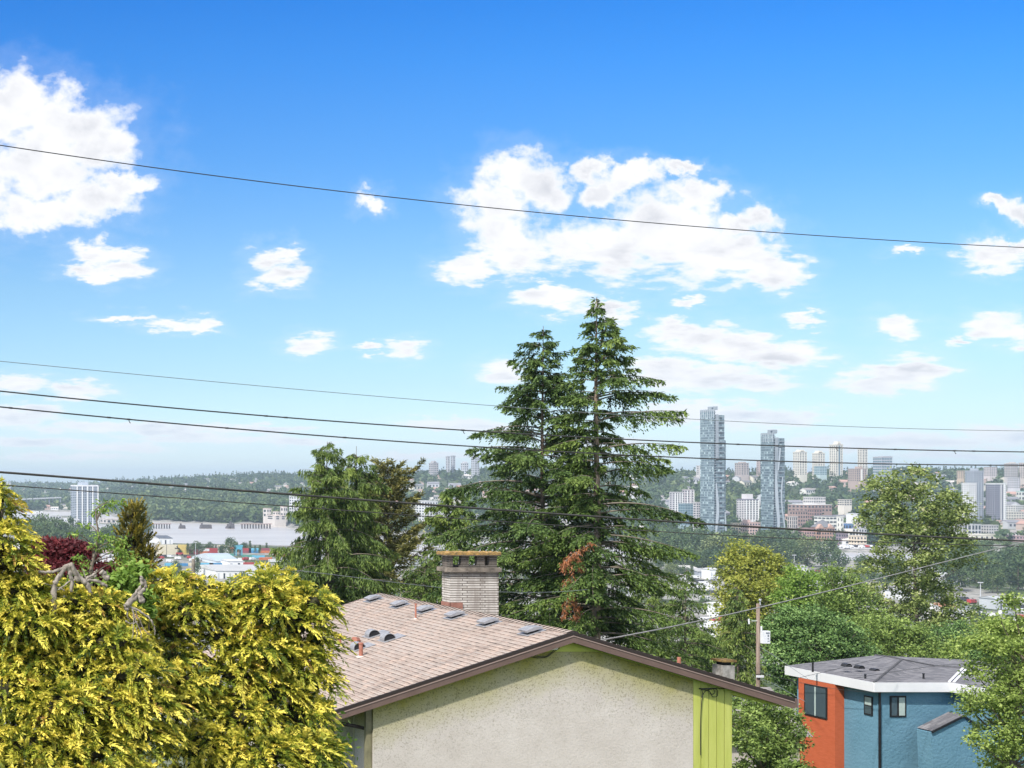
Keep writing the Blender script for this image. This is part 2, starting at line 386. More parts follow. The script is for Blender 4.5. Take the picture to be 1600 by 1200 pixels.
L_red = leafmat('burgundy_leaves', [(0, (0.045, 0.012, 0.015)), (0.5, (0.12, 0.022, 0.028)), (1, (0.26, 0.05, 0.055))], 0.3)
L_lime = leafmat('fresh_leaves', [(0, (0.06, 0.12, 0.02)), (0.5, (0.20, 0.32, 0.055)), (1, (0.38, 0.50, 0.11))], 0.4)
L_mid = leafmat('green_leaves', [(0, (0.035, 0.07, 0.018)), (0.5, (0.18, 0.26, 0.06)), (1, (0.37, 0.47, 0.13))], 0.3)
L_dark = leafmat('dark_leaves', [(0, (0.025, 0.055, 0.018)), (0.5, (0.12, 0.215, 0.06)), (1, (0.29, 0.42, 0.14))], 0.25)
L_ygr = leafmat('yellow_green_leaves', [(0, (0.10, 0.13, 0.025)), (0.5, (0.31, 0.34, 0.06)), (1, (0.52, 0.50, 0.11))], 0.35)
L_cot = leafmat('cottonwood_leaves', [(0, (0.05, 0.085, 0.022)), (0.5, (0.205, 0.26, 0.07)), (0.85, (0.38, 0.44, 0.15)), (1, (0.58, 0.54, 0.36))], 0.3)
L_pale = leafmat('pale_green_leaves', [(0, (0.08, 0.13, 0.025)), (0.5, (0.30, 0.40, 0.09)), (1, (0.50, 0.58, 0.19))], 0.4)
L_far = leafmat('far_leaves', [(0, (0.022, 0.05, 0.022)), (0.5, (0.07, 0.115, 0.04)), (1, (0.19, 0.23, 0.08))], 0.2)
L_rust = leafmat('rusty_needles', [(0, (0.20, 0.07, 0.03)), (0.5, (0.38, 0.14, 0.06)), (1, (0.55, 0.26, 0.12))], 0.25)

def conifer(name, base, H, prof, mat, bark, label, cat, r0=0.2, whorl=0.36, nb=6, up=0.15, droop=0.5, tipup=0.0,
            twig=0.11, card=(0.17, 0.05), hang=0.35, t0=0.12, seed=1, lean=(0, 0), bare=0.12, dens=1.0, group=None, tw_len=0.34, side=None, skip=0.08):
    r = np.random.default_rng(seed); root = empty(name, base); tag(root, label, cat, group)
    wood = Wood(6); fol = Fol()
    zs = np.linspace(0, H, 30)
    tx = lean[0]*zs/H + 0.05*np.sin(zs*0.5+seed); ty = lean[1]*zs/H + 0.05*np.cos(zs*0.43+seed)
    wood.add(np.stack([tx, ty, zs], 1), np.maximum(r0*(1-zs/H)**0.8, 0.012))
    lim = Wood(3)
    z = H*t0
    while z < H-0.12:
        t = z/H; n = nb if t < 0.9 else 4
        ph = r.uniform(0, 2*pi)
        for k in range(n):
            az = ph+2*pi*k/n+r.normal()*0.3
            L = float(np.interp(t, prof[0], prof[1]))*r.uniform(0.50, 1.06)
            if r.random() < skip: continue
            if side: L *= side(t, az)
            if L < 0.12: L = 0.12
            if r.random() < 0.04: L *= 1.2
            zb = z+r.normal()*whorl*0.3
            sN = max(5, int(L/0.25)); s = np.linspace(0, 1, sN)
            u0 = up*(0.4+1.6*t)+r.normal()*0.07; dr = droop*(1.15-0.7*t)*r.uniform(0.6, 1.4)
            d = np.array([cos(az), sin(az), 0.0])
            bx = np.interp(zb, zs, tx); by = np.interp(zb, zs, ty)
            wv = r.normal()*0.08
            P = np.stack([bx+d[0]*L*s-d[1]*wv*L*s*s, by+d[1]*L*s+d[0]*wv*L*s*s, zb+L*(u0*s-dr*s*s+tipup*s**3)], 1)
            lim.add(P, np.maximum((0.012+0.012*L)*(1-s), 0.004))
            # twigs
            nt = max(4, int(L/twig)*2)
            st = r.uniform(bare, 1.0, nt) if L > 0.6 else r.uniform(0.0, 1.0, nt)
            sg = np.where(r.random(nt) < 0.5, -1.0, 1.0)
            B = np.stack([np.interp(st, s, P[:, i]) for i in range(3)], 1)
            tl = (tw_len*L*(1-st)**0.7*0.9+0.16)*r.uniform(0.6, 1.2, nt)
            tl = np.minimum(tl, 1.15)
            a2 = az+sg*r.uniform(0.5, 1.05, nt)
            td = unit(np.stack([np.cos(a2), np.sin(a2), -hang*r.uniform(0.3, 1.7, nt)], 1))
            nc_ = max(3, int(6*dens)); m = nt*nc_
            q = (np.arange(nc_)[None]+r.random((nt, nc_)))/nc_
            C = B[:, None]+td[:, None]*(tl[:, None]*q)[..., None]
            C[..., 2] -= hang*0.5*tl[:, None]*q**2
            C = C.reshape(-1, 3); tdr = np.repeat(td, nc_, 0)
            dd = unit(tdr+r.normal(size=(m, 3))*0.45+np.array([0, 0, -hang*0.5]))
            clump = r.normal()*0.13
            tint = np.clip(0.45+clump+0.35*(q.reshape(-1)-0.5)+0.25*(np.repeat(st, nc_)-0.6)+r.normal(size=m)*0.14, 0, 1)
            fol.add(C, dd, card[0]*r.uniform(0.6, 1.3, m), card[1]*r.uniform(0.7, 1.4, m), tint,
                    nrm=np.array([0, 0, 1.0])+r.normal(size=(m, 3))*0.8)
        z += whorl*r.uniform(0.75, 1.25)*(1.0 if t < 0.85 else 0.75)
    Va, Fa, Vb, Fb = (np.concatenate(q) for q in (wood.V, wood.F, lim.V, lim.F))
    obj('trunk', mesh_np('trunk', np.concatenate([Va, Vb]), np.concatenate([Fa, Fb+len(Va)]), None, True, mats=[bark, M_twig], midx=np.r_[np.zeros(len(Fa)), np.ones(len(Fb))].astype(int)), root)
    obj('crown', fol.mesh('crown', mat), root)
    return root

def broadleaf(name, base, lobes, mat, label, cat, bark=None, r0=0.25, leaf=(0.16, 0.11), n_clump=260, per=60, clump_r=0.45,
              seed=1, group=None, trunk_top=0.7, limbs=True, upness=0.35, flat=0.75, tz=None, stems=1):
    """lobes: (x, y, z, rx, ry, rz) relative to base"""
    r = np.random.default_rng(seed); root = empty(name, base); tag(root, label, cat, group)
    lb = np.array(lobes, float); vol = lb[:, 3]*lb[:, 4]*lb[:, 5]; pv = vol**0.75; pv /= pv.sum()
    ch = r.choice(len(lb), n_clump, p=pv)
    dirs = unit(r.normal(size=(n_clump, 3))); rad = r.uniform(0.35, 1.0, n_clump)**0.5
    C = lb[ch, :3]+dirs*lb[ch, 3:]*rad[:, None]
    cs = clump_r*r.uniform(0.55, 1.35, n_clump)
    n = n_clump*per
    off = r.normal(size=(n, 3))*np.array([1, 1, flat])*0.55
    CC = np.repeat(C, per, 0)+off*np.repeat(cs, per)[:, None]
    D = unit(off*0.8+r.normal(size=(n, 3))*0.7+np.array([0, 0, -0.25]))
    tint = np.clip(0.45+np.repeat(r.normal(size=n_clump)*0.16, per)+0.12*off[:, 2]+r.normal(size=n)*0.16, 0, 1)
    fol = Fol(); fol.add(CC, D, leaf[0]*r.uniform(0.6, 1.35, n), leaf[1]*r.uniform(0.6, 1.35, n), tint,
                         nrm=unit(off)+np.array([0, 0, upness])+r.normal(size=(n, 3))*0.5)
    wood = Wood(6); top = lb[:, 2].max(); cx, cy = np.average(lb[:, 0], weights=vol), np.average(lb[:, 1], weights=vol)
    for q in range(stems):
        th = top*trunk_top; s = np.linspace(0, 1, 10); jx, jy = r.normal(size=2)*(0.0 if stems == 1 else 0.5)
        P = np.stack([(cx+jx)*s+0.15*np.sin(s*5+q), (cy+jy)*s+0.12*np.cos(s*4)*s, th*s], 1)
        wood.add(P, r0*(1-0.75*s)/(stems**0.5))
        if limbs:
            k = r.choice(n_clump, min(n_clump, 55), replace=False)
            for i in k:
                e = C[i]; s0 = np.clip((e[2]-0.45*np.hypot(e[0]-cx, e[1]-cy)-0.5)/max(th, 0.1), 0.12, 0.97)
                b = np.array([np.interp(s0, s, P[:, j]) for j in range(3)])
                q5 = np.linspace(0, 1, 6)[:, None]; mid = (b+e)/2+np.array([0, 0, -0.1*np.linalg.norm(e-b)])+r.normal(size=3)*0.15
                Q = b*(1-q5)**2+2*mid*q5*(1-q5)+e*q5**2
                wood.add(Q, np.linspace(r0*0.3*(1-s0)+0.03, 0.012, 6))
    obj('trunk', wood.mesh('trunk', bark or M_bark), root)
    obj('crown', fol.mesh('crown', mat), root)
    return root
# ------------------------------------------------------------------ the bungalow below
def part(mb, name, parent, label=None, smooth=False):
    o = mb.build(name, parent, smooth)
    if parent.type == 'EMPTY': o.location = -parent.location
    if label: o['label'] = label
    return o
AX, AY, AZ = 21.73, 40.0, 75.72; PL, PR = 0.33, 0.30
YB = 53.6; XL, XR = 14.85, 28.0
def lz(x): return AZ-(AX-x)*PL
def rz_(x): return AZ-(x-AX)*PR
def on_left(u, v):
    b = (u-CX)/F; a = (v-HV)/F; Y = (HZ-(AZ-PL*AX))/(a+PL*b); return Vector((b*Y, Y, HZ-a*Y))

def sh_fn(t, b):
    tc = t.n('ShaderNodeTexCoord').outputs['Object']
    sp = t.n('ShaderNodeSeparateXYZ', ins={0: tc})
    v = t.n('ShaderNodeCombineXYZ', ins={0: sp.outputs[1], 1: t.m('ADD', sp.outputs[0], 0.0), 2: 0.0}).outputs[0]
    br = t.n('ShaderNodeTexBrick', offset=0.5, ins={'Vector': v, 'Scale': 1.0, 'Mortar Size': 0.010, 'Mortar Smooth': 0.2, 'Bias': 0.0,
             'Brick Width': 0.36, 'Row Height': 0.19, 'Color1': (0, 0, 0, 1), 'Color2': (1, 1, 1, 1), 'Mortar': (0.5, 0.5, 0.5, 1)})
    vv = t.n('ShaderNodeTexNoise', ins={'Vector': v, 'Scale': 0.6, 'Detail': 5.0}).outputs[0]
    gr = t.n('ShaderNodeTexNoise', ins={'Vector': tc, 'Scale': 45.0, 'Detail': 3.0}).outputs[0]
    c = t.ramp(br.outputs[0], [(0, (0.27, 0.213, 0.18)), (0.35, (0.37, 0.30, 0.255)), (0.6, (0.335, 0.29, 0.258)), (0.8, (0.42, 0.32, 0.262)), (1, (0.30, 0.26, 0.23))])
    c = t.mix(t.m('MULTIPLY', br.outputs[1], 0.75), c, (0.10, 0.08, 0.07))
    c = t.mix(t.ramp(vv, [(0.35, 0.0), (0.7, 0.45)]), c, (0.40, 0.345, 0.31))
    c = t.mix(t.ramp(gr, [(0.35, 0.25), (0.6, 0.0)]), c, (0.20, 0.15, 0.13))
    t.link(c, b.inputs['Base Color'])
    bp = t.n('ShaderNodeBump', invert=True, ins={'Height': br.outputs[1], 'Strength': 0.8, 'Distance': 0.006}); t.link(bp.outputs[0], b.inputs['Normal'])
M_shing = pbr('tan_shingle', (0.35, 0.28, 0.25), 0.9, 0.2, fn=sh_fn)
M_lip = mottled('shingle_edge', (0.05, 0.04, 0.035), (0.40, 0.30, 0.26), 2.2, 0.95, detail=2, stretch=(3, 1.6, 1))  # dark patches paint the shadow side of the laminated course edges
M_brown = mottled('brown_trim', (0.115, 0.075, 0.062), (0.15, 0.10, 0.085), 1.5, 0.5)
M_drip = pbr('dark_drip_edge', (0.03, 0.022, 0.02), 0.5)
M_bline = pbr('light_brown_trim', (0.30, 0.22, 0.19), 0.45)
def st_fn(t, b):
    g = t.n('ShaderNodeTexCoord').outputs['Object']; sp = t.n('ShaderNodeSeparateXYZ', ins={0: g})
    lft = t.m('SUBTRACT', sp.outputs[0], AX)
    ab = t.m('MULTIPLY', t.m('MAXIMUM', t.m('MULTIPLY', lft, PR), t.m('MULTIPLY', lft, -PL)), 1.0)
    below = t.m('SUBTRACT', t.m('SUBTRACT', AZ, ab), sp.outputs[2])
    n = t.n('ShaderNodeTexNoise', ins={'Vector': g, 'Scale': 1.3, 'Detail': 7.0, 'Roughness': 0.65}).outputs[0]
    n2 = t.n('ShaderNodeTexNoise', ins={'Vector': g, 'Scale': 26.0, 'Detail': 3.0, 'Roughness': 0.7}).outputs[0]
    n3 = t.n('ShaderNodeTexVoronoi', ins={'Vector': g, 'Scale': 15.0}).outputs[0]
    base = t.ramp(n, [(0.3, (0.46, 0.415, 0.375)), (0.7, (0.54, 0.495, 0.455))])
    alg = t.n('ShaderNodeMapRange', ins={0: t.m('ADD', below, t.m('MULTIPLY', n, -1.1)), 1: -0.2, 2: 1.15, 3: 1.0, 4: 0.0}).outputs[0]
    base = t.mix(alg, base, (0.27, 0.25, 0.06))
    mot = t.m('MULTIPLY', t.ramp(n2, [(0.54, 0.0), (0.62, 1.0)]), t.n('ShaderNodeMapRange', ins={0: below, 1: 0.2, 2: 2.6, 3: 0.9, 4: 0.16}).outputs[0])
    base = t.mix(mot, base, (0.12, 0.11, 0.05))
    t.link(base, b.inputs['Base Color'])
    bp = t.n('ShaderNodeBump', ins={'Height': n3, 'Strength': 0.6, 'Distance': 0.006}); t.link(bp.outputs[0], b.inputs['Normal'])
M_stuc = pbr('mossy_stucco', (0.55, 0.52, 0.48), 0.95, 0.1, fn=st_fn)
M_gsid = mottled('chartreuse_paint', (0.37, 0.40, 0.08), (0.46, 0.48, 0.13), 1.2, 0.6, stretch=(6, 6, 0.6))
M_soff = mottled('green_soffit', (0.40, 0.43, 0.07), (0.50, 0.52, 0.12), 2.0, 0.7)
M_dk = pbr('dark_gap', (0.02, 0.02, 0.018), 0.9)
M_glass = pbr('window_glass', (0.02, 0.03, 0.03), 0.06, 0.9)
M_galv = mottled('galvanised', (0.22, 0.22, 0.235), (0.36, 0.36, 0.375), 8, 0.5, metal=0.3)
M_galvd = pbr('vent_dark', (0.015, 0.015, 0.018), 0.6)
M_rpipe = mottled('red_lead_paint', (0.27, 0.10, 0.065), (0.40, 0.17, 0.12), 6, 0.6)
M_sealw = mottled('pale_sealant', (0.5, 0.42, 0.36), (0.66, 0.58, 0.52), 9, 0.8)
M_creamf = pbr('cream_frame', (0.50, 0.47, 0.30), 0.5)

gH = 70.2
house = empty('bungalow', (AX, AY+6, gH)); tag(house, 'white stucco bungalow with tan shingle gable roof and roman brick chimney, below the golden hedge', 'house')
mb = MB()
def shingles(mb, sgn, pitch, xe):
    w = 0.19; n = int(abs(xe-AX)/w)+1; dz = 0.026
    for i in range(n):
        x0 = AX+sgn*i*w; x1 = AX+sgn*min((i+1)*w, abs(xe-AX))
        z0 = AZ-abs(x0-AX)*pitch; z1 = AZ-abs(x1-AX)*pitch+dz
        mb.poly([(x0, AY, z0), (x1, AY, z1), (x1, YB, z1), (x0, YB, z0)] if sgn > 0 else [(x1, AY, z1), (x0, AY, z0), (x0, YB, z0), (x1, YB, z1)], M_shing)
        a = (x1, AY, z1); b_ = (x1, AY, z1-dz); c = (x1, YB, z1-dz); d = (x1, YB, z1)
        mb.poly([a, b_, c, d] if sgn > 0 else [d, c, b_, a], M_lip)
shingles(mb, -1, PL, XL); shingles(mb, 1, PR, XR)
# ridge caps: overlapping folded shingles
y = AY
while y < YB:
    y2 = min(y+0.24, YB)
    for s, p in ((-1, PL), (1, PR)):
        mb.poly([(AX, y, AZ+0.045), (AX, y2, AZ+0.022), (AX+s*0.17, y2, AZ+0.012-0.17*p+0.01), (AX+s*0.17, y, AZ+0.035-0.17*p+0.01)][::(1 if s < 0 else -1)], M_shing)
        mb.poly([(AX, y, AZ+0.045), (AX+s*0.17, y, AZ+0.045-0.17*p), (AX+s*0.17, y, AZ-0.17*p), (AX, y, AZ)], M_drip)
    y = y2
# roof deck beneath
mb.poly([(XL, AY+.02, lz(XL)-.02), (AX, AY+.02, AZ-.02), (AX, YB, AZ-.02), (XL, YB, lz(XL)-.02)], M_drip)
mb.poly([(AX, AY+.02, AZ-.02), (XR, AY+.02, rz_(XR)-.02), (XR, YB, rz_(XR)-.02), (AX, YB, AZ-.02)], M_drip)
roof = part(mb, 'roof', house)
# rake boards (front and back), eave fascia
def rake(y0, y1, top, bot, mat, name, lab=None):
    mb = MB()
    for (xa, za, xb, zb) in ((XL, lz(XL), AX, AZ), (AX, AZ, XR, rz_(XR))):
        mb.prism([(xa, y0, za+top), (xb, y0, zb+top), (xb, y0, zb+bot), (xa, y0, za+bot)], (0, y1-y0, 0), mat)
    return part(mb, name, roof, lab)
rake(AY-.05, AY+.03, 0.012, -0.075, M_drip, 'drip_edge')
rake(AY-.035, AY+.03, -0.078, -0.30, M_brown, 'rake_board')
rake(AY-.052, AY-.036, -0.10, -0.125, M_bline, 'trim_line')
rake(YB-.02, YB+.05, 0.02, -0.30, M_brown, 'rake_board')
mb = MB(); mb.box(XL-.1, XL+.02, AY-.03, YB, lz(XL)-.27, lz(XL)-.02, M_brown); part(mb, 'gutter', roof)
mb = MB(); mb.box(XR-.02, XR+.1, AY-.03, YB, rz_(XR)-.27, rz_(XR)-.02, M_brown)
part(mb, 'gutter', roof)
mb = MB(); mb.tube([(XL+.1, AY+.3, lz(XL)-.32), (XL+1.0, AY+.55, lz(XL)-.52), (XL+1.75, AY+.42, lz(XL)-.72), (XL+1.78, AY+.42, gH)], 0.055, M_drip); part(mb, 'downspout', house, smooth=True)
# gable wall
WY = AY+0.25; WX0, WX1, WX2 = GX(583, WY), GX(1083, WY), GX(1144, WY)
mb = MB(); so = -0.31
mb.prism([(WX0, WY, gH-1), (WX1, WY, gH-1), (WX1, WY, rz_(WX1)+so), (AX, WY, AZ+so), (WX0, WY, lz(WX0)+so)], (0, 0.2, 0), M_stuc)
mb.box(WX0+0.0, WX0+0.2, WY+.2, YB-.5, gH-1, lz(WX0)-.3, M_stuc)
mb.box(WX0, WX2, YB-.7, YB-.5, gH-1, rz_(WX2)-.35, M_stuc)
part(mb, 'wall', house)
mb = MB()
x = WX1; k = 0; bw = (WX2-WX1)/5
while x < WX2-0.02:
    x2 = min(x+bw, WX2)
    mb.prism([(x+.008, WY, gH-1), (x2-.008, WY, gH-1), (x2-.008, WY, rz_(x2)+so), (x+.008, WY, rz_(x)+so)], (0, .12, 0), M_gsid); x = x2
mb.box(WX1, WX2, WY+.03, WY+.15, gH-1, rz_(WX2)-.33, M_dk)
mb.box(WX2-.14, WX2-.012, WY+.12, YB-.8, gH-1, rz_(WX2)-.34, M_gsid)
part(mb, 'green_siding', house)
mb = MB()
zt = AZ-0.36
mb.prism([(AX-0.72, WY-.03, AZ-.30-.72*PL), (AX, WY-.03, AZ-.30), (AX+1.0, WY-.03, AZ-.30-1.0*PR), (AX+.7, WY-.03, AZ-.585), (AX-.72, WY-.03, AZ-.585)], (0, .028, 0), M_soff)
mb.prism([(AX+.8, WY-.035, rz_(AX+.8)-.30), (XR-.1, WY-.035, rz_(XR-.1)-.30), (XR-.1, WY-.035, rz_(XR-.1)-.335), (AX+.8, WY-.035, rz_(AX+.8)-.335)], (0, .03, 0), M_soff)
mb.prism([(WX2, WY, rz_(WX2)-.31), (XR-.1, WY, rz_(XR-.1)-.31), (XR-.1, WY, rz_(XR-.1)-.34), (WX2, WY, rz_(WX2)-.42)], (0, 12, 0), M_soff)
part(mb, 'soffit_trim', house)
# recessed wall with window on the left
mb = MB(); RY = WY+1.4
mb.box(XL+.35, WX0+.1, RY, RY+.15, gH-1, lz(XL+.4)-.35, M_stuc); part(mb, 'recessed_wall', house)
wx0, wx1 = GX(555, RY), GX(570, RY)
mb = MB(); mb.box(wx0-.07, wx1+.05, RY-.04, RY-.003, gH+1.0, gH+2.85, M_creamf); fr = part(mb, 'window_frame', house)
mb = MB(); mb.box(wx0, wx1, RY-.05, RY-.042, gH+1.07, gH+2.78, M_glass); part(mb, 'pane', fr)
mb = MB(); mb.box(WX0-.18, WX0-.02, WY+.05, WY+.2, gH-1, lz(WX0)-.33, mottled('weathered_post', (0.13,0.12,0.07),(0.24,0.22,0.13),3)); part(mb, 'corner_post', house)
# vents along the ridge
for (u, v) in ((584, 938), (625, 947), (665, 955), (712, 964), (764, 975), (831, 988.5)):
    p = on_left(u, v); mb = MB(); wl, dl, h = 0.28, 0.20, 0.13
    up = Vector((PL, 0, -1)).normalized()*-1
    e1 = Vector((1, 0, PL)).normalized()          # up-slope
    e2 = Vector((0, 1, 0)); nn = Vector((-PL, 0, 1)).normalized()
    def q(a, b, c): return p+e1*a+e2*b+nn*c
    # flat flange, throat, hood
    mb.prism([q(-.30, -.32, .022), q(.30, -.32, .022), q(.30, .32, .022), q(-.30, .32, .022)], nn*.008, M_galv)
    mb.prism([q(-.13, -.17, .03), q(.13, -.17, .03), q(.13, .17, .03), q(-.13, .17, .03)], nn*.09, M_galvd)
    mb.prism([q(-.25, -.24, .10), q(.22, -.24, .085), q(.25, -.24, .13), q(.0, -.24, .19), q(-.25, -.24, .16)], e2*.48, M_galv)
    part(mb, 'roof_vent', roof)
for i, (u, v) in enumerate(((586, 995), (610, 1001), (563, 1015))):
    p = on_left(u, v); mb = MB(); n = 10; r = 0.19
    e1 = Vector((1, 0, PL)).normalized(); nn = Vector((-PL, 0, 1)).normalized(); e2 = Vector((0, 1, 0))
    mb.prism([p-e1*.24-e2*.12+nn*.022, p+e1*.5-e2*.12+nn*.022, p+e1*.5+e2*.55+nn*.022, p-e1*.24+e2*.55+nn*.022], nn*.008, M_galv)
    for k in range(n):
        a0, a1 = pi*k/n, pi*(k+1)/n
        A = p+e1*cos(a0)*r+nn*(.03+sin(a0)*r); B = p+e1*cos(a1)*r+nn*(.03+sin(a1)*r)
        mb.prism([A, B, B+(B-p-nn*.03).normalized()*.02, A+(A-p-nn*.03).normalized()*.02], e2*.34, M_galv)
    mb.poly([p+e2*.03+e1*cos(pi*k/n)*r+nn*(.03+sin(pi*k/n)*r) for k in range(n+1)], M_galvd)
    part(mb, 'dormer_vent', roof)
for (u, v, h, r, m) in ((564, 1026, 0.40, 0.062, M_rpipe), (649.5, 967, 0.47, 0.030, M_rpipe), (531, 1009, 0.32, 0.05, M_rpipe)):
    p = on_left(u, v); mb = MB()
    mb.tube([p+Vector((0,0,-.05)), p+Vector((0, 0, h)), p+Vector((0,0,h)), p+Vector((0,0,h+.05))], [r, r, r*1.25, r*1.25], m, 12)
    mb.tube([p+Vector((0,0,-.02)), p+Vector((0,0,.03))], [r*2.6, r*1.3], M_sealw, 12); part(mb, 'vent_pipe', roof, smooth=False)
p = on_left(556, 1007); mb = MB()
mb.tube([p+Vector((0,0,-.05)), p+Vector((0,0,.12))], .055, M_rpipe, 10); mb.tube([p+Vector((-.1,-.12,.17)), p+Vector((.1,.14,.12))], [.11,.12], M_rpipe, 6)
mb.tube([p+Vector((0,0,-.02)), p+Vector((0,0,.03))], [.16,.08], M_sealw, 10); part(mb, 'vent_hood', roof)
# small red pipe on far slope
mb = MB(); xq = 25.3; mb.tube([(xq, 40.9, rz_(xq)-.05), (xq, 40.9, rz_(xq)+.24)], .05, M_rpipe, 10); part(mb, 'vent_pipe', roof)

# roman brick chimney
CY = 49.0; cx0, cx1 = GX(703, CY), GX(779, CY); cz0 = 74.6; ct = GZ(893.5, CY); CD = 0.62
def br_fn(t, b):
    g = t.n('ShaderNodeTexCoord').outputs['Object']; sp = t.n('ShaderNodeSeparateXYZ', ins={0: g})
    gn = t.n('ShaderNodeNewGeometry').outputs['Normal']; sn = t.n('ShaderNodeSeparateXYZ', ins={0: gn})
    side = t.m('GREATER_THAN', t.m('ABSOLUTE', sn.outputs[0]), 0.5)
    h = t.m('ADD', t.m('MULTIPLY', sp.outputs[0], t.m('SUBTRACT', 1.0, side)), t.m('MULTIPLY', sp.outputs[1], side))
    v = t.n('ShaderNodeCombineXYZ', ins={0: h, 1: sp.outputs[2], 2: 0.0}).outputs[0]
    br = t.n('ShaderNodeTexBrick', offset=0.27, ins={'Vector': v, 'Scale': 1.0, 'Mortar Size': 0.012, 'Mortar Smooth': 0.1, 'Bias': 0.0,
             'Brick Width': 0.62, 'Row Height': 0.083, 'Color1': (0, 0, 0, 1), 'Color2': (1, 1, 1, 1), 'Mortar': (0.5, 0.5, 0.5, 1)})
    c = t.ramp(br.outputs[0], [(0, (0.37, 0.34, 0.305)), (0.5, (0.47, 0.44, 0.40)), (1, (0.56, 0.525, 0.48))])
    n = t.n('ShaderNodeTexNoise', ins={'Vector': g, 'Scale': 1.8, 'Detail': 7.0, 'Roughness': 0.7}).outputs[0]
    c = t.mix(br.outputs[1], c, (0.11, 0.09, 0.075))
    top = t.n('ShaderNodeMapRange', ins={0: t.m('ADD', sp.outputs[2], t.m('MULTIPLY', n, 0.9)), 1: ct+0.02, 2: ct+0.62, 3: 0.0, 4: 0.85}).outputs[0]
    c = t.mix(top, c, (0.06, 0.05, 0.04))
    st = t.n('ShaderNodeTexNoise', ins={'Vector': t.n('ShaderNodeMapping', ins={0: g, 'Scale': (3.5, 3.5, 0.4)}).outputs[0], 'Scale': 1.0, 'Detail': 5.0}).outputs[0]
    c = t.mix(t.ramp(st, [(0.5, 0.0), (0.68, 0.6)]), c, (0.17, 0.14, 0.12))
    t.link(c, b.inputs['Base Color'])
    bp = t.n('ShaderNodeBump', invert=True, ins={'Height': br.outputs[1], 'Strength': 1.0, 'Distance': 0.012}); t.link(bp.outputs[0], b.inputs['Normal'])
M_brick = pbr('roman_brick', (0.5, 0.45, 0.4), 0.9, 0.2, fn=br_fn)
M_conc = mottled('stained_concrete', (0.07, 0.06, 0.05), (0.26, 0.22, 0.18), 4, 0.95, 0.01)
M_moss = mottled('orange_moss', (0.13, 0.10, 0.05), (0.42, 0.25, 0.08), 7, 1.0, 0.03, bscale=30)
mb = MB(); mb.box(cx0, cx1, CY, CY+CD, cz0, ct, M_brick); chim = part(mb, 'chimney', house)
mb = MB(); sx0, sx1 = GX(689.5, CY)+.14, GX(782, CY); mb.box(cx0-.17+.02, cx1+.06, CY-.10, CY+CD+.08, ct+.002, GZ(887, CY), M_conc); part(mb, 'ledge', chim)
zl = GZ(887, CY)+.002; zt = GZ(868.5, CY)
for (ua, ub) in ((703, 708), (721, 733), (746, 758), (765, 777)):
    for (ya, yb) in ((CY+.02, CY+.2), (CY+CD-.2, CY+CD-.02)) if ua in (703, 765) else ((CY+.02, CY+.2),):
        mb = MB(); xa = GX(ua, CY); xb = GX(ub, CY)
        mb.box(xa, xb, ya, yb, zl, zt, M_brick); part(mb, 'brick_pier', chim)
mb = MB(); mb.box(cx0+.35, cx1-.1, CY+.03, CY+CD-.04, zl, zl+.07, M_brick); mb.box(cx0, cx0+.14, CY+.21, CY+CD-.21, zl, zt, M_brick); part(mb, 'brick_curb', chim)
# mossy slab with an uneven edge
r_ = np.random.default_rng(3); mb = MB()
x0, x1, y0, y1 = cx0-.16, cx1+.05, CY-.09, CY+CD+.08; N = 26
top = [[(x0+(x1-x0)*i/N, y0+(y1-y0)*j/6, GZ(862.5, CY)-.03+r_.uniform(0, .05)) for j in range(7)] for i in range(N+1)]
for i in range(N):
    for j in range(6): mb.poly([top[i][j], top[i+1][j], top[i+1][j+1], top[i][j+1]], M_moss)
    mb.poly([top[i+1][0], top[i][0], (top[i][0][0], y0, zt+.03), (top[i+1][0][0], y0, zt+.03)][::-1], M_moss)
    mb.poly([top[i][6], top[i+1][6], (top[i+1][6][0], y1, zt+.03), (top[i][6][0], y1, zt+.03)][::-1], M_moss)
mb.poly([top[0][j] for j in range(7)]+[(x0, y1, zt+.03), (x0, y0, zt+.03)], M_moss); mb.poly([top[N][j] for j in range(7)]+[(x1, y1, zt+.03), (x1, y0, zt+.03)], M_moss)
mb.box(x0+.01, x1-.01, y0+.01, y1-.01, zt+.001, zt+.035, M_conc)
part(mb, 'chimney_cap', chim)
M_flash = mottled('rusty_flashing', (0.20, 0.09, 0.065), (0.30, 0.15, 0.115), 5, .8)
mb = MB(); mb.box(cx0-.12, cx0+.42, CY-.06, CY-.005, 75.2, 75.78, M_flash); mb.box(cx0-.03, cx0-.005, CY-.06, CY+CD, 75.2, 75.78, M_flash); part(mb, 'flashing', chim)

# service drop fixtures on the gable
M_cab = pbr('black_cable', (0.02, 0.02, 0.02), 0.5); M_cabg = mottled('grey_cable', (0.16, 0.155, 0.15), (0.30, 0.29, 0.28), 2.0, 0.6)
M_porc = pbr('white_insulator', (0.75, 0.73, 0.70), 0.4)
def cpath(pts, Y, n=14, dY=0.0):
    """smooth path through photo points at depth Y"""
    P = [W(u, v, Y+(dY*i/(len(pts)-1))) for i, (u, v) in enumerate(pts)]; out = []
    for i in range(len(P)-1):
        p0 = P[max(i-1, 0)]; p1 = P[i]; p2 = P[i+1]; p3 = P[min(i+2, len(P)-1)]
        for k in range(n):
            s = k/n; out.append(0.5*((2*p1)+(p2-p0)*s+(2*p0-5*p1+4*p2-p3)*s*s+(3*p1-p0-3*p2+p3)*s**3))
    out.append(P[-1]); return out
mb = MB()
mb.tube(cpath([(824, 1023), (834, 1027), (853, 1027), (866, 1018), (875, 1012)], WY-.05, 6), .010, M_cab, 5)
mb.tube(cpath([(827, 1021), (838, 1025), (852, 1026), (861, 1020), (868, 1013)], WY-.07, 6), .010, M_cab, 5)
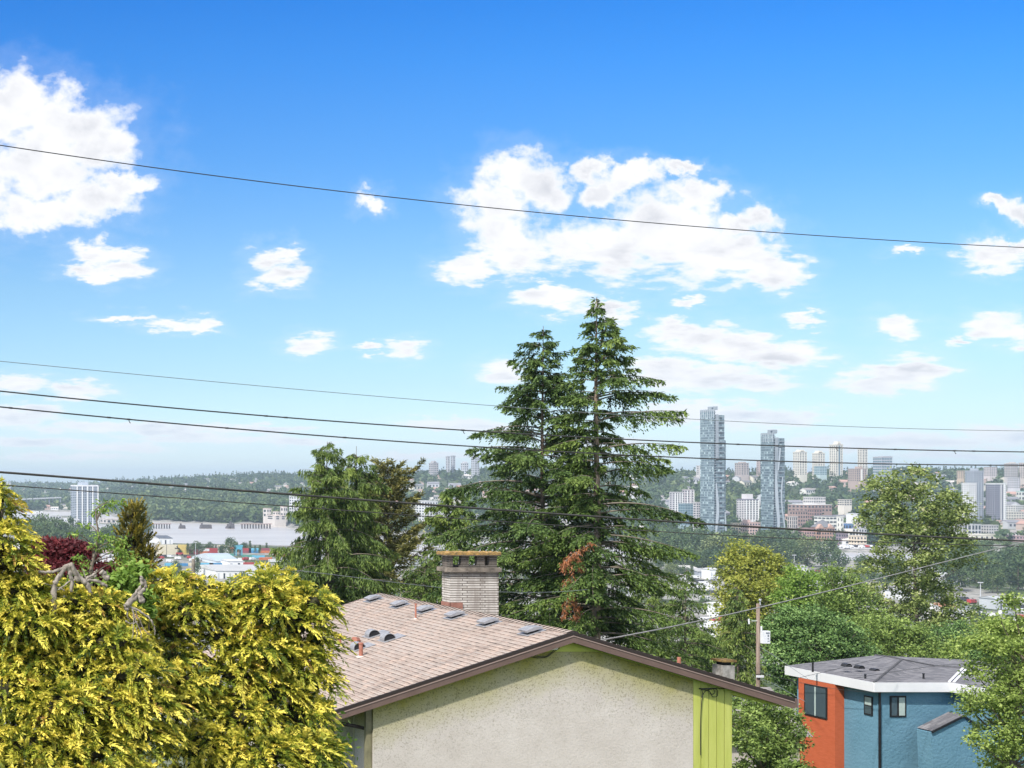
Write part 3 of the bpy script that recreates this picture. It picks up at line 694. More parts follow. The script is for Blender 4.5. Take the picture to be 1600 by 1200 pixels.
mb.tube(cpath([(849, 1017), (856, 1015), (862, 1014)], WY-.10, 4), .010, M_cabg, 5)
part(mb, 'service_cable', house)
mb = MB(); mb.tube(cpath([(861, 1014), (871, 1013)], WY-.12, 3), [.03,.035,.04,.03], M_porc, 8); part(mb, 'insulator', house)
mb = MB()
mb.box(GX(1092, WY), GX(1118, WY), WY-.05, WY-.003, GZ(1076.6, WY), GZ(1075, WY), M_cab)
for P in ([(1096, 1076), (1098, 1085), (1096, 1100), (1094.5, 1133), (1094.5, 1180)], [(1096, 1090), (1102, 1080), (1111, 1077), (1119, 1076)], [(1097, 1077), (1108, 1080), (1113, 1088), (1120, 1088), (1121.5, 1080), (1119, 1077)],
          [(1115, 1077), (1117, 1082), (1113, 1085), (1109, 1083)], [(1113, 1076), (1126, 1076), (1138, 1075.4)]):
    mb.tube(cpath(P, WY-.04, 6), .010, M_cab, 5)
part(mb, 'cable_coil', house)
# ------------------------------------------------------------------ blue house on the right
def blue_house():
    def bs(t, b):
        g = t.n('ShaderNodeTexCoord').outputs['Object']
        n = t.n('ShaderNodeTexNoise', ins={'Vector': g, 'Scale': 0.8, 'Detail': 5.0}).outputs[0]
        t.link(t.ramp(n, [(0.3, (0.11, 0.225, 0.30)), (0.7, (0.135, 0.26, 0.345))]), b.inputs['Base Color'])
        v = t.n('ShaderNodeTexNoise', ins={'Vector': g, 'Scale': 7.0, 'Detail': 4.0}).outputs[0]
        bp = t.n('ShaderNodeBump', ins={'Height': v, 'Strength': 0.7, 'Distance': 0.05}); t.link(bp.outputs[0], b.inputs['Normal'])
    MB_ = pbr('blue_stucco', (0.16, 0.33, 0.45), 0.95, 0.1, fn=bs)
    def gs(t, b):
        g = t.n('ShaderNodeTexCoord').outputs['Object']
        br = t.n('ShaderNodeTexBrick', offset=0.5, ins={'Vector': g, 'Scale': 1.0, 'Mortar Size': 0.012, 'Brick Width': 0.5, 'Row Height': 0.22, 'Bias': 0.0,
                 'Color1': (0, 0, 0, 1), 'Color2': (1, 1, 1, 1), 'Mortar': (0.5, 0.5, 0.5, 1)})
        n = t.n('ShaderNodeTexNoise', ins={'Vector': t.n('ShaderNodeMapping', ins={0: g, 'Scale': (1.5, 6, 1)}).outputs[0], 'Scale': 2.0, 'Detail': 6.0}).outputs[0]
        c = t.ramp(t.m('MULTIPLY_ADD', n, 0.6, t.m('MULTIPLY', br.outputs[0], 0.4)), [(0.25, (0.085, 0.085, 0.095)), (0.5, (0.14, 0.138, 0.15)), (0.75, (0.205, 0.20, 0.21))])
        c = t.mix(t.m('MULTIPLY', br.outputs[1], 0.6), c, (0.05, 0.05, 0.055)); t.link(c, b.inputs['Base Color'])
    MG = pbr('grey_shingle', (0.14, 0.14, 0.15), 0.9, 0.2, fn=gs)
    MO = mottled('orange_cladding', (0.40, 0.085, 0.032), (0.50, 0.12, 0.05), 3, 0.7, 0.01, stretch=(1, 1, 7))
    MW = mottled('white_fascia', (0.60, 0.60, 0.61), (0.68, 0.68, 0.69), 0.5, 0.5)
    MBk = pbr('black_frame', (0.015, 0.015, 0.017), 0.4)
    MGl = pbr('dim_glass', (0.06, 0.085, 0.10), 0.05, 0.9)
    MCu = mottled('pale_blind', (0.30, 0.36, 0.34), (0.42, 0.50, 0.47), 2, 0.8)
    h = empty('blue_house', (64, 84, 62)); tag(h, 'blue stucco house with orange window bay, deep white fascia and grey shingle roof', 'house')
    zt, zb, wz = 68.55, 68.02, 60.0
    K = Vector((60.55, 80, zt)); L = Vector((60.55, 87.2, zt)); N = Vector((64.98, 80, zt)); M = Vector((64.98, 73, zt))
    H = W(1409, 1031, 85.3); P = W(1391, 1027, 87.2); P2 = W(1367, 1024.5, 90); Lb = Vector((62.2, 88.2, zt)); J = W(1460, 1041, 86.0); Q = W(1509, 1044.5, 86.0)
    Rb = Vector((74.5, 90, zt)); Rf = Vector((74.5, 73, zt)); Qf = Vector((Q.x, 74.5, Q.z))
    mb = MB(); e = Vector((0, 0, .02))
    for tri in ((K, H, P), (K, P, L), (L, P, P2), (L, P2, Lb), (K, N, J), (K, J, H), (N, Q, J), (H, J, P), (J, Q, Rb), (P, J, Rb), (P, Rb, P2), (P2, Rb, Lb), (N, M, Qf), (N, Qf, Q), (Q, Qf, Rf), (Q, Rf, Rb)):
        mb.poly([a+e for a in tri], MG)
    roof = part(mb, 'roof', h)
    MR = mottled('ridge_cap_grey', (.06, .06, .065), (.11, .11, .118), 4, .95)
    for a, b in ((K, H), (H, P), (P, P2), (H, J), (J, Q)):
        mb = MB(); mb.tube([a+e*1.5, b+e*1.5], .06, MR, 5); part(mb, 'ridge_cap', roof)
    mb = MB(); t_ = .06
    def fas(a, b, off):
        d = (b-a).normalized(); n = Vector((d.y, -d.x, 0))*t_
        mb.prism([a+off, b+off, b+off+Vector((0, 0, zb-zt)), a+off+Vector((0, 0, zb-zt))], n, MW)
    up = Vector((0, 0, .015))
    fas(Lb, L, up) if False else None
    fas(L, K, up); fas(K+Vector((0, -.0, 0)), N+Vector((.06, 0, 0)), up); fas(N+Vector((0, -.06, 0)), M, up)
    mb.prism([L+up, L+up+Vector((1.4, 0, .0)), L+Vector((1.4, 0, -.53)), L+Vector((0, 0, -.53))], (0, .06, 0), MW)
    part(mb, 'fascia', roof)
    mb = MB(); mb.prism([(60.53, 80, zb), (64.98, 80, zb), (64.98, 73, zb), (74.5, 73, zb), (74.5, 89, zb), (62.2, 88.1, zb), (60.53, 87.2, zb)], (0, 0, .03), MW); part(mb, 'soffit', roof)
    mb = MB(); d = (Q-N).normalized(); s = Vector((d.y, -d.x, 0))*.06
    for o in (-.14, .14):
        oo = Vector((1, 0, 0))*o; mb.prism([N+oo-s+up*2, N+oo+s+up*2, Q+oo+s+up*2, Q+oo-s+up*2], (0, 0, .05), MW)
    part(mb, 'valley_flashing', roof)
    for (u, v) in ((1327, 1041.5), (1347, 1044.5), (1371, 1049.5)):
        y = 83.2; p = W(u, v, y); mb = MB(); r = .18; n = 9
        for k in range(n):
            a0, a1 = pi*k/n, pi*(k+1)/n
            A = p+Vector((cos(a0)*r, 0, sin(a0)*r-.03)); B = p+Vector((cos(a1)*r, 0, sin(a1)*r-.03)); mb.prism([A, B, B*1, A*1][:2]+[B+Vector((0, 0, .02)), A+Vector((0, 0, .02))], (0, .45, 0), MBk)
        mb.poly([p+Vector((cos(pi*k/n)*r, .02, sin(pi*k/n)*r-.03)) for k in range(n+1)], MBk); part(mb, 'dormer_vent', roof)
    for (u, v, hh) in ((1270, 1046, .42), (1352, 1061, .28), (1443, 1060, .30)):
        p = W(u, v, 84 if u < 1300 else 81.3); mb = MB(); mb.tube([p-Vector((0, 0, .15)), p+Vector((0, 0, hh))], [.055, .045], MBk, 8); mb.tube([p+Vector((0, 0, hh-.06)), p+Vector((0, 0, hh))], .065, MBk, 8); part(mb, 'vent_pipe', roof)
    # walls
    x0, yf = 61.05, 80.35
    mb = MB(); mb.box(x0, 74, yf, 86.9, wz, zb, MB_); mb.box(65.35, 74, 74.0, yf, wz, zb, MB_); part(mb, 'wall', h)
    # orange bay projecting from the left wall
    ya, yb = 82.95, 86.0
    bx = 60.62-.12
    mb = MB(); mb.box(bx, x0-.003, ya, yb, wz, zb, MO); part(mb, 'window_bay', h)
    yl, yr = 83.55, 85.45
    zt1, zb1 = 67.75, 65.85
    mb = MB(); mb.box(bx-.05, bx-.002, yl, yr, zb1, zt1, MBk); f = part(mb, 'window_frame', h)
    mb = MB(); mb.box(bx-.058, bx-.052, yl+.09, yr-.09, zb1+.09, zt1-.09, MGl); part(mb, 'pane', f)
    mb = MB(); mb.box(bx-.065, bx-.059, 84.45, 84.56, zb1+.09, zt1-.09, MCu); part(mb, 'mullion', f)
    # narrow window on the left wall
    mb = MB(); mb.box(x0-.05, x0-.002, 80.7, 81.35, 66.55, 67.65, MBk); f = part(mb, 'window_frame', h)
    mb = MB(); mb.box(x0-.058, x0-.052, 80.78, 81.27, 67.13, 67.57, MCu); mb.box(x0-.058, x0-.052, 80.78, 81.27, 66.63, 67.05, MGl); part(mb, 'pane', f)
    # front window
    fx0, fx1 = GX(1390, yf), GX(1415, yf); z1, z0 = GZ(1087, yf), GZ(1120, yf)
    mb = MB(); mb.box(fx0, fx1, yf-.05, yf-.002, z0, z1, MBk); f = part(mb, 'window_frame', h)
    mb = MB(); mb.box(fx0+.08, fx0+.38, yf-.058, yf-.052, z0+.08, z1-.1, MGl); part(mb, 'pane', f)
    mb = MB(); mb.box(fx0+.5, fx1-.08, yf-.058, yf-.052, z0+.08, z1-.1, MCu); part(mb, 'pane', f)
    mb = MB(); mb.box(x0+.02, x0+.10, yf-.12, yf-.02, wz, zb, MBk); part(mb, 'downspout', h)
    # porch roof
    mb = MB(); ap = W(1507, 1117, 78.5); al = W(1440, 1137, 78.5); ar = W(1525, 1137, 78.5)
    al.z = ar.z = ap.z-.9; b = Vector((0, 1.1, 0))
    al.x = ap.x-1.8; ar.x = ap.x+1.2
    mb.poly([al, ap, ap+b, al+b], MG); mb.poly([ap, ar, ar+b, ap+b], MG)
    mb.prism([al, ap, ap-Vector((0, 0, .14)), al-Vector((0, 0, .14))], (0, .05, 0), MBk); mb.prism([ap, ar, ar-Vector((0, 0, .14)), ap-Vector((0, 0, .14))], (0, .05, 0), MBk)
    mb.prism([al-Vector((0,-.1,.1)), ap-Vector((0,-.1,.1)), ar-Vector((0,-.1,.1)), (ar.x-.3, ar.y+.1, 60), (al.x+.3, al.y+.1, 60)], (0, 1.0, 0), MB_)
    part(mb, 'porch', h)
blue_house()

# small neighbour house between the bungalow and the laurel hedge
nh = empty('neighbour_house', (38, 62, 66)); tag(nh, 'low house with grey roof and mossy concrete chimney, mostly hidden behind the brown eave', 'house')
M_grr = mottled('old_grey_shingle', (0.16, 0.15, 0.15), (0.28, 0.26, 0.25), 2.2, 0.95)
mb = MB(); a = W(1120, 1075, 63); b = W(1200, 1082, 63)
mb.prism([(a.x-4, 60.6, 69.0), (a.x-4, 66, 69.0), (a.x-4, 63.3, 70.75)], (6.6, 0, 0), M_grr); part(mb, 'roof', nh)
mb = MB(); mb.box(a.x-3.7, a.x+2.3, 61, 65.6, 65, 69.0, M_stuc); part(mb, 'wall', nh)
ca, cb = GX(1129, 62), GX(1148, 62); mb = MB(); mb.box(ca, cb, 62, 62.7, 69, GZ(1040, 62), mottled('grey_block', (0.16,0.15,0.14), (0.42,0.40,0.37), 5, 0.95)); c = part(mb, 'chimney', nh)
mb = MB(); mb.box(ca+.12, cb-.1, 62.1, 62.6, GZ(1040, 62), GZ(1034.5, 62), M_dk); part(mb, 'flue', c)
mb = MB(); mb.box(ca-.05, cb+.06, 61.95, 62.75, GZ(1034.5, 62), GZ(1031.5, 62), M_moss); part(mb, 'chimney_cap', c)

# ------------------------------------------------------------------ golden cypress mass
def sph(cx, cy, cz, rx, ry, rz, nu=12, nv=8, jit=0.12, r=None):
    r = r or np.random.default_rng(1)
    th = np.linspace(0, 2*pi, nu, endpoint=False); ph = np.linspace(0.12, pi-0.12, nv)
    T, Pp = np.meshgrid(th, ph); k = 1+r.normal(size=T.shape)*jit
    V = np.stack([cx+rx*k*np.sin(Pp)*np.cos(T), cy+ry*k*np.sin(Pp)*np.sin(T), cz+rz*k*np.cos(Pp)], -1).reshape(-1, 3)
    i = np.arange(nv-1)[:, None]*nu; j = np.arange(nu)[None]; j2 = (j+1) % nu
    return V, np.stack([i+j, i+nu+j, i+nu+j2, i+j2], -1).reshape(-1, 4)
M_core = mottled('painted_core_shade', (0.020, 0.022, 0.010), (0.05, 0.045, 0.022), 9, 1.0)  # near-black shells put the shade of the foliage hollows into the colour
def fronds(name, lumps, mat, label, cat, basepx, seed, dens=60, spray=(0.22, 0.44), lob=(0.076, 0.027), K=26, droop=0.5, upb=0.12, core=0.55, group=None,
           brown=0.022, trunk_r=0.14, tintb=0.0, Yb=25.0):
    r = np.random.default_rng(seed); bx = GX(basepx, Yb); root = empty(name, (bx, Yb, gz(bx, Yb))); tag(root, label, cat, group)
    b0 = np.array(root.location); fol = Fol(); cV = []; cF = []; nb = 0
    L = np.array([[GX(u, Y), Y, GZ(v, Y), ru/F*Y*1.02, (ru+rv)/2/F*Y*1.2, rv/F*Y*.84] for (u, v, ru, rv, Y) in lumps])
    if Yb < 28: L[:, 1] += r.uniform(-.30, .30, len(L))
    for li, (x, y, z, rx, ry, rz) in enumerate(L):
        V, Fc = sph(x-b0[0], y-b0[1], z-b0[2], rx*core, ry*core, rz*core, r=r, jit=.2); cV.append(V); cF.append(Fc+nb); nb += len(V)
        area = 4*pi*((rx*ry)**1.6/3+(rx*rz)**1.6/3+(ry*rz)**1.6/3)**(1/1.6); n = int(area*dens)+6
        d = unit(r.normal(size=(n, 3))); d = d[(d[:, 2] > -0.75) & (r.random(n) < np.clip(0.40+1.3*(d[:, 2]+.25), .10, 1))]; n = len(d)
        kk = np.where(r.random(n) < 0.28, r.uniform(.62, .82, n), 0.86+0.22*r.random(n))[:, None]
        nrm = unit(d/np.array([rx, ry, rz])); P = np.array([x, y, z])+d*np.array([rx, ry, rz])*kk
        # skip sprays buried deep in a neighbouring lump
        keep = np.ones(n, bool)
        for lj in range(len(L)):
            if lj == li: continue
            q = (P-L[lj, :3])/L[lj, 3:]; keep &= (np.einsum('ij,ij->i', q, q) > 0.60)
        P = P[keep]; nrm = nrm[keep]; n = len(P)
        if n == 0: continue
        dirv = unit(nrm*np.array([1, 1, 0.45])+np.array([0, 0, upb])+r.normal(size=(n, 3))*0.35)
        l = r.uniform(spray[0], spray[1], n)
        pn = unit(np.cross(dirv, np.cross(nrm+np.array([0, 0, .6]), dirv)))
        side = unit(np.cross(dirv, pn))
        s = (np.arange(K)+0.5)/K; sg = np.where(np.arange(K) % 2 == 0, 1.0, -1.0)
        B = P[:, None]+dirv[:, None]*(l[:, None]*s)[..., None]; B[..., 2] -= droop*l[:, None]*s**2
        tang = dirv[:, None]-np.array([0, 0, 1.0])*(2*droop*s)[None, :, None]
        dl = unit(tang*0.85+side[:, None]*sg[None, :, None]*(0.85*(1-0.55*s))[None, :, None]+r.normal(size=(n, K, 3))*0.22)
        ll = lob[0]*(1.1-0.45*s)[None]*(l/0.27)[:, None]*r.uniform(0.7, 1.3, (n, K))
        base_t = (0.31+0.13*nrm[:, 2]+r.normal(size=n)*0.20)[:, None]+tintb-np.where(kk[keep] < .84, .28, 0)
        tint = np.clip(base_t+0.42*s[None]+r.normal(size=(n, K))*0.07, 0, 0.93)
        br = r.random(n) < brown; tint[br] = np.clip(0.975+r.normal(size=(br.sum(), K))*0.02, 0, 1)
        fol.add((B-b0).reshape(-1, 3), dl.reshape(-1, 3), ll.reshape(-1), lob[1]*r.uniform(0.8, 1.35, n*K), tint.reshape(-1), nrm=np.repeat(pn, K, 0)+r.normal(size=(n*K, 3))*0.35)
    w = Wood(6); top = L[:, 2].max()-b0[2]
    s = np.linspace(0, 1, 8); tp = L[np.argmax(L[:, 2])]; w.add(np.stack([(tp[0]-b0[0])*s, (tp[1]-b0[1])*s, (top-0.1)*s], 1), trunk_r*(1-.8*s))
    for q in L:
        e = q[:3]-b0; z0 = max(0.2, e[2]-1.3); b = np.array([(tp[0]-b0[0])*z0/top, (tp[1]-b0[1])*z0/top, z0]); w.add(np.stack([b+(e-b)*t for t in np.linspace(0, 1, 5)]), np.linspace(.05, .015, 5))
    obj('trunk', w.mesh('trunk', M_bark), root)
    obj('dark_core', mesh_np('dark_core', np.concatenate(cV), np.concatenate(cF), M_core, smooth=True), root)
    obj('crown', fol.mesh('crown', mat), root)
    return root
def yy(v, Y0, k=0.55): return Y0-k*max(v-900, 0)/100
A_ = [(1, 775, 8, 18, 24.5), (-2, 798, 15, 22, 24.4), (2, 822, 23, 22, 24.3), (0, 850, 33, 24, 24.2), (8, 878, 36, 26, 24.1), (-30, 880, 45, 40, 24.6), (-40, 930, 60, 60, 24.5), (-90, 960, 80, 80, 25), (-60, 1060, 90, 90, 24.5)]
B_ = [(u, v, ru, rv, yy(v, 24.2)) for (u, v, ru, rv) in ((18, 925, 52, 27), (72, 930, 42, 20), (112, 940, 34, 18), (150, 945, 36, 20), (182, 968, 28, 22), (30, 975, 62, 34), (100, 985, 52, 34), (165, 1005, 44, 34),
     (55, 1040, 66, 38), (130, 1050, 56, 36), (195, 1050, 42, 34), (10, 1080, 50, 40), (85, 1100, 64, 38), (160, 1105, 54, 36), (225, 1100, 40, 32), (40, 1160, 80, 40), (130, 1170, 70, 42), (210, 1160, 54, 40), (0, 1230, 90, 50), (110, 1240, 90, 50), (200, 1250, 80, 55), (-70, 1180, 80, 70))]
C_ = [(u, v, ru, rv, yy(v, 25.6, .5)) for (u, v, ru, rv) in ((255, 917, 26, 18), (285, 915, 24, 16), (325, 925, 24, 16), (362, 930, 24, 16), (402, 920, 26, 20), (432, 912, 22, 18), (455, 928, 22, 18), (478, 940, 24, 18), (490, 958, 24, 24), (245, 945, 26, 26),
     (295, 955, 44, 28), (350, 955, 40, 28), (410, 955, 44, 30), (455, 975, 40, 30), (498, 1005, 26, 24), (270, 990, 26, 18), (270, 1030, 34, 22), (285, 1062, 34, 22), (240, 975, 26, 22), (345, 1000, 34, 26), (400, 1015, 42, 32), (462, 1035, 42, 32), (496, 1070, 26, 28), (365, 1055, 38, 30), (425, 1085, 44, 34),
     (320, 1100, 36, 30), (272, 1105, 28, 30), (375, 1120, 46, 34), (470, 1120, 40, 34), (300, 1165, 50, 34), (390, 1180, 60, 40), (470, 1180, 46, 40), (330, 1250, 80, 50), (440, 1260, 70, 50))]
fronds('golden_cypress', A_, L_gold, 'golden cypress with a pointed spire top at the left edge of the hedge', 'tree', -20, 11, dens=135, Yb=25.2)
fronds('golden_cypress', B_, L_gold, 'broad golden cypress mound in front of the grey dead branches', 'tree', 90, 12, dens=135, Yb=25.0)
fronds('golden_cypress', C_, L_gold, 'broad golden cypress mound overlapping the left edge of the tan roof', 'tree', 380, 13, dens=135, Yb=26.2)
fronds('olive_cypress', [(214, 800, 10, 10, 31), (203, 806, 10, 10, 31), (210, 822, 17, 14, 31), (203, 840, 19, 14, 31), (216, 848, 17, 15, 31), (222, 868, 18, 13, 31), (196, 866, 16, 14, 31), (230, 880, 14, 10, 31), (208, 890, 26, 16, 31), (210, 930, 34, 30, 31), (215, 990, 40, 50, 31)],
       L_oliv, 'narrow olive and gold cypress standing behind the green sapling', 'tree', 212, 14, dens=130, spray=(0.14, 0.26), lob=(0.07, 0.03), droop=-0.1, upb=0.9, core=0.55, Yb=31.0, tintb=0.02, brown=0)

def lobes_px(base, lst, Y, dy=1.0):
    """lobes given by photo centre and radii -> local lobes"""
    r = np.random.default_rng(5); out = []
    for (u, v, ru, rv) in lst:
        rx, rz = ru/F*Y, rv/F*Y; out.append((GX(u, Y)-base[0], r.uniform(-1, 1)*rx*0.5*dy, GZ(v, Y)-base[2], rx, (rx+rz)*0.6*dy, rz))
    return out
def btree(name, u, Y, lst, mat, label, cat='tree', **kw):
    x = GX(u, Y); b = (x, Y, gz(x, Y)-0.1); return broadleaf(name, b, lobes_px(b, lst, Y, kw.pop('dy', 1.0)), mat, label, cat, **kw)

btree('burgundy_maple', 95, 29, [(92, 864, 42, 21), (68, 878, 26, 16), (118, 868, 30, 18), (95, 886, 50, 16), (60, 900, 14, 8), (130, 893, 20, 12)], L_red, 'rounded burgundy leaved maple behind the dead branches', leaf=(0.10, 0.05), n_clump=330, per=60, clump_r=0.13, r0=.07, seed=21, flat=0.5)
btree('burgundy_shrub', 178, 29.5, [(175, 893, 26, 11), (150, 897, 14, 8), (190, 905, 14, 8), (165, 905, 20, 8)], L_red, 'low burgundy leaved shrub behind the vine covered stump', cat='shrub', leaf=(0.10, 0.05), n_clump=120, per=50, clump_r=0.12, r0=.05, seed=22, flat=0.5)
# green sapling
def sapling():
    Y = 27.5; x = GX(142, Y); root = empty('green_sapling', (x, Y, gz(x, Y))); tag(root, 'thin young tree with bright green leaves rising above the dead branches', 'tree')
    b0 = np.array(root.location); r = np.random.default_rng(31); w = Wood(6)
    def path(pts): return np.array([np.array(W(u, v, Y+dy))-b0 for (u, v, dy) in pts])
    main = path([(146, 1010, 0), (144, 940, 0), (141, 905, 0), (144, 880, .05), (150, 858, 0), (154, 835, 0), (151, 815, -.05), (149, 796, 0)]); main[0, 2] = 0
    w.add(main, np.linspace(.055, .012, len(main)))
    tips = [(168, 788, 18, 9), (184, 783, 12, 6), (158, 797, 11, 6), (150, 803, 10, 6), (136, 820, 10, 5), (118, 834, 8, 5), (156, 838, 14, 8), (170, 842, 12, 8), (163, 855, 18, 9), (146, 852, 9, 6),
            (190, 846, 15, 10), (186, 862, 16, 10), (200, 870, 14, 9), (122, 870, 12, 5), (131, 881, 10, 6), (127, 894, 10, 7), (178, 880, 10, 7), (98, 905, 9, 6), (150, 905, 8, 6)]
    fol = Fol()
    for (u, v, ru, rv) in tips:
        c = np.array(W(u, v, Y+r.uniform(-.25, .25)))-b0
        j = np.argmin(np.abs(main[:, 2]-(c[2]-0.25))); b = main[j]; q = np.linspace(0, 1, 5)[:, None]
        w.add(b*(1-q)+c*q+np.array([0, 0, .06])*np.sin(q*pi), np.linspace(.014, .005, 5))
        n = int(ru*rv*.75); off = r.normal(size=(n, 3))*np.array([ru, ru*0.8, rv*0.75])/F*Y*0.5
        fol.add(c+off, unit(off+r.normal(size=(n, 3))*0.1+np.array([0, 0, -.08])), 0.085*r.uniform(.6, 1.3, n), 0.035, np.clip(.5+r.normal(size=n)*.22, 0, 1), nrm=np.array([0, 0, 1.])+r.normal(size=(n, 3))*.6)
    obj('trunk', w.mesh('trunk', M_bark), root); obj('crown', fol.mesh('crown', L_lime), root)
sapling()

# vine on the stump, bare branches
M_vwood = M_dead
def dead_branches(label, paths, Y, name='dead_branch'):
    P0 = W(*paths[0][0][0], Y); root = empty(name, (P0.x, Y, P0.z)); tag(root, label, 'dead branch')
    for (pts, r0, r1) in paths:
        mb = MB(); q = cpath(pts, Y, 5); n = len(q); rr_ = np.random.default_rng(int(pts[0][0]*7+pts[0][1]))
        q = [p+Vector(rr_.normal(size=3)*0.006) for p in q]
        mb.tube(q, [(r0+(r1-r0)*i/(n-1))*(1+0.12*sin(i*1.7)) for i in range(n)], M_vwood, 7); part(mb, 'branch', root, smooth=True)
dead_branches('twisted grey dead limbs arching over the centre golden mound', [
    ([(84, 1000), (84, 925), (88, 908), (100, 890), (108, 882)], .055, .035), ([(60, 893), (80, 894), (96, 889), (108, 883), (116, 893), (122, 908)], .022, .045),
    ([(110, 882), (118, 896), (128, 906), (136, 914), (142, 930)], .055, .04), ([(103, 884), (109, 896), (112, 908), (112, 925)], .04, .03),
    ([(130, 908), (138, 902), (148, 896), (152, 890)], .028, .016), ([(128, 909), (142, 906), (156, 910), (166, 916)], .025, .03), ([(134, 903), (131, 893), (128, 888)], .012, .006),
    ([(118, 905), (104, 912), (90, 922), (78, 918)], .018, .008), ([(100, 924), (92, 918), (70, 912), (58, 908)], .012, .005), ([(140, 903), (150, 900), (148, 894)], .02, .015), ([(158, 893), (163, 898), (168, 905)], .05, .055)], 23.4)
dead_branches('forked grey dead branch with bare twigs hanging right of the green vine', [
    ([(219, 901), (226, 908), (227, 918), (220, 925), (208, 936), (198, 946)], .018, .05), ([(216, 924), (219, 932), (222, 941)], .05, .055), ([(221, 904), (222, 914), (213, 926), (203, 938), (195, 948), (200, 953)], .03, .03),
    ([(198, 947), (212, 952), (226, 960), (236, 970), (242, 985), (241, 992)], .022, .010), ([(206, 950), (209, 965), (208, 985), (206, 1000)], .012, .004), ([(207, 951), (213, 970), (219, 985), (221, 998)], .012, .005),
    ([(210, 952), (220, 972), (229, 988), (238, 993)], .010, .004), ([(196, 970), (204, 974), (214, 972)], .014, .008), ([(212, 980), (214, 990), (212, 999)], .008, .003), ([(199, 948), (199, 960), (203, 972)], .015, .006)], 22.7)
btree('climbing_vine', 196, 24.4, [(186, 912, 18, 10), (205, 900, 16, 12), (218, 888, 12, 8), (195, 905, 20, 10), (172, 922, 10, 6), (222, 950, 14, 14), (205, 930, 26, 14)], L_lime, 'bright green leafy vine over the stump between the dead branches', cat='vine',
      leaf=(0.095, 0.085), n_clump=150, per=24, clump_r=0.13, r0=.07, seed=33, upness=.8)
btree('leafy_shrub', 505, 27, [(505, 1120, 26, 20), (520, 1100, 12, 10), (490, 1150, 40, 24), (515, 1175, 26, 28)], L_lime, 'small shrub with fresh green leaves under the left eave corner of the bungalow', cat='shrub', leaf=(0.10, 0.06), n_clump=90, per=22, clump_r=0.16, r0=.05, seed=34)
po = empty('wooden_post', (GX(302, 30), 30, gz(GX(302, 30), 30))); tag(po, 'weathered wooden post behind the golden hedge, in front of the warehouses', 'post')
mb = MB(); mb.tube([(0, 0, 0), (0, 0, GZ(873, 30)-po.location.z)], .036, M_dead, 10); mb.tube([(-.02, 0, GZ(873, 30)-po.location.z-.3), (.04, 0, GZ(868, 30)-po.location.z)], .006, M_drip, 5); mb.build('pole', po)

# ------------------------------------------------------------------ the two big firs and the cedars
def ctree(name, u, vtop, Y, prof_px, mat, bark, label, **kw):
    x = GX(u, Y); zb = gz(x, Y)-0.15; H = GZ(vtop, Y)-zb
    t = [1-((v-vtop)/F*Y)/H for (v, r) in prof_px][::-1]; rr = [r/F*Y for (v, r) in prof_px][::-1]
    return conifer(name, (x, Y, zb), H, (t, rr), mat, bark, label, kw.pop('cat', 'tree'), **kw)
fir1 = ctree('douglas_fir', 932, 464, 62, [(464, 4), (480, 12), (500, 32), (540, 52), (580, 62), (600, 98), (650, 118), (700, 134), (750, 140), (800, 140), (850, 158), (900, 170), (1000, 158), (1150, 150)], L_fir, M_barkr,
      'taller of the two big dark firs, with a rusty dead spray low on its trunk', r0=.25, whorl=.41, nb=6, droop=.42, up=.16, hang=.55, seed=3, skip=.07, bare=.22, dens=1.5, t0=.08, card=(.17, .056), twig=.082,
      side=lambda t, az: (0.62 if (cos(az) < -0.2 and t > 0.5) else 1.0)*(0.12 if (sin(az) < -0.80 and t < 0.8) else 1.0))
fir2 = ctree('douglas_fir', 848, 509, 65, [(509, 4), (525, 14), (545, 38), (580, 58), (620, 78), (650, 92), (700, 112), (740, 132), (770, 150), (830, 160), (900, 155), (1000, 160), (1150, 150)], L_fir2, M_barkr,
      'shorter of the two big dark firs, directly behind the brick chimney', r0=.19, whorl=.41, nb=6, droop=.38, up=.18, hang=.5, seed=4, skip=.07, bare=.18, dens=1.5, t0=.08, card=(.17, .056), twig=.082,
      side=lambda t, az: 0.72 if (cos(az) > 0.2 and t > 0.4) else 1.0)
# rusty spray
mb = MB(); r = np.random.default_rng(8); fol = Fol(); b0 = np.array(fir1.location); Yr = 60.6
for pts, m in (([(925, 848), (910, 858), (897, 866), (886, 875), (880, 890)], 300), ([(898, 866), (905, 876), (908, 890)], 170), ([(892, 872), (884, 876), (880, 880)], 130), ([(892, 880), (894, 905), (893, 930), (897, 955), (901, 975)], 230), ([(893, 925), (884, 945), (880, 965)], 170), ([(893, 930), (903, 950), (898, 968)], 200), ([(886, 905), (880, 918)], 50)):
    q = np.array([np.array(p) for p in cpath(pts, Yr, 6)])-b0; mb.tube([Vector(a) for a in q], [.016]*len(q), M_twig, 4)
    k = r.integers(0, len(q), m); P = q[k]+r.normal(size=(m, 3))*np.array([.07, .07, .05]); fol.add(P, np.array([0, 0, -1.])+r.normal(size=(m, 3))*.45, .17*r.uniform(.6, 1.3, m), .035, r.random(m))
o = obj('dead_spray', fol.mesh('dead_spray', L_rust), fir1); o['label'] = 'rusty orange dead spray hanging left of the trunk'
mb.build('dead_twig', o)

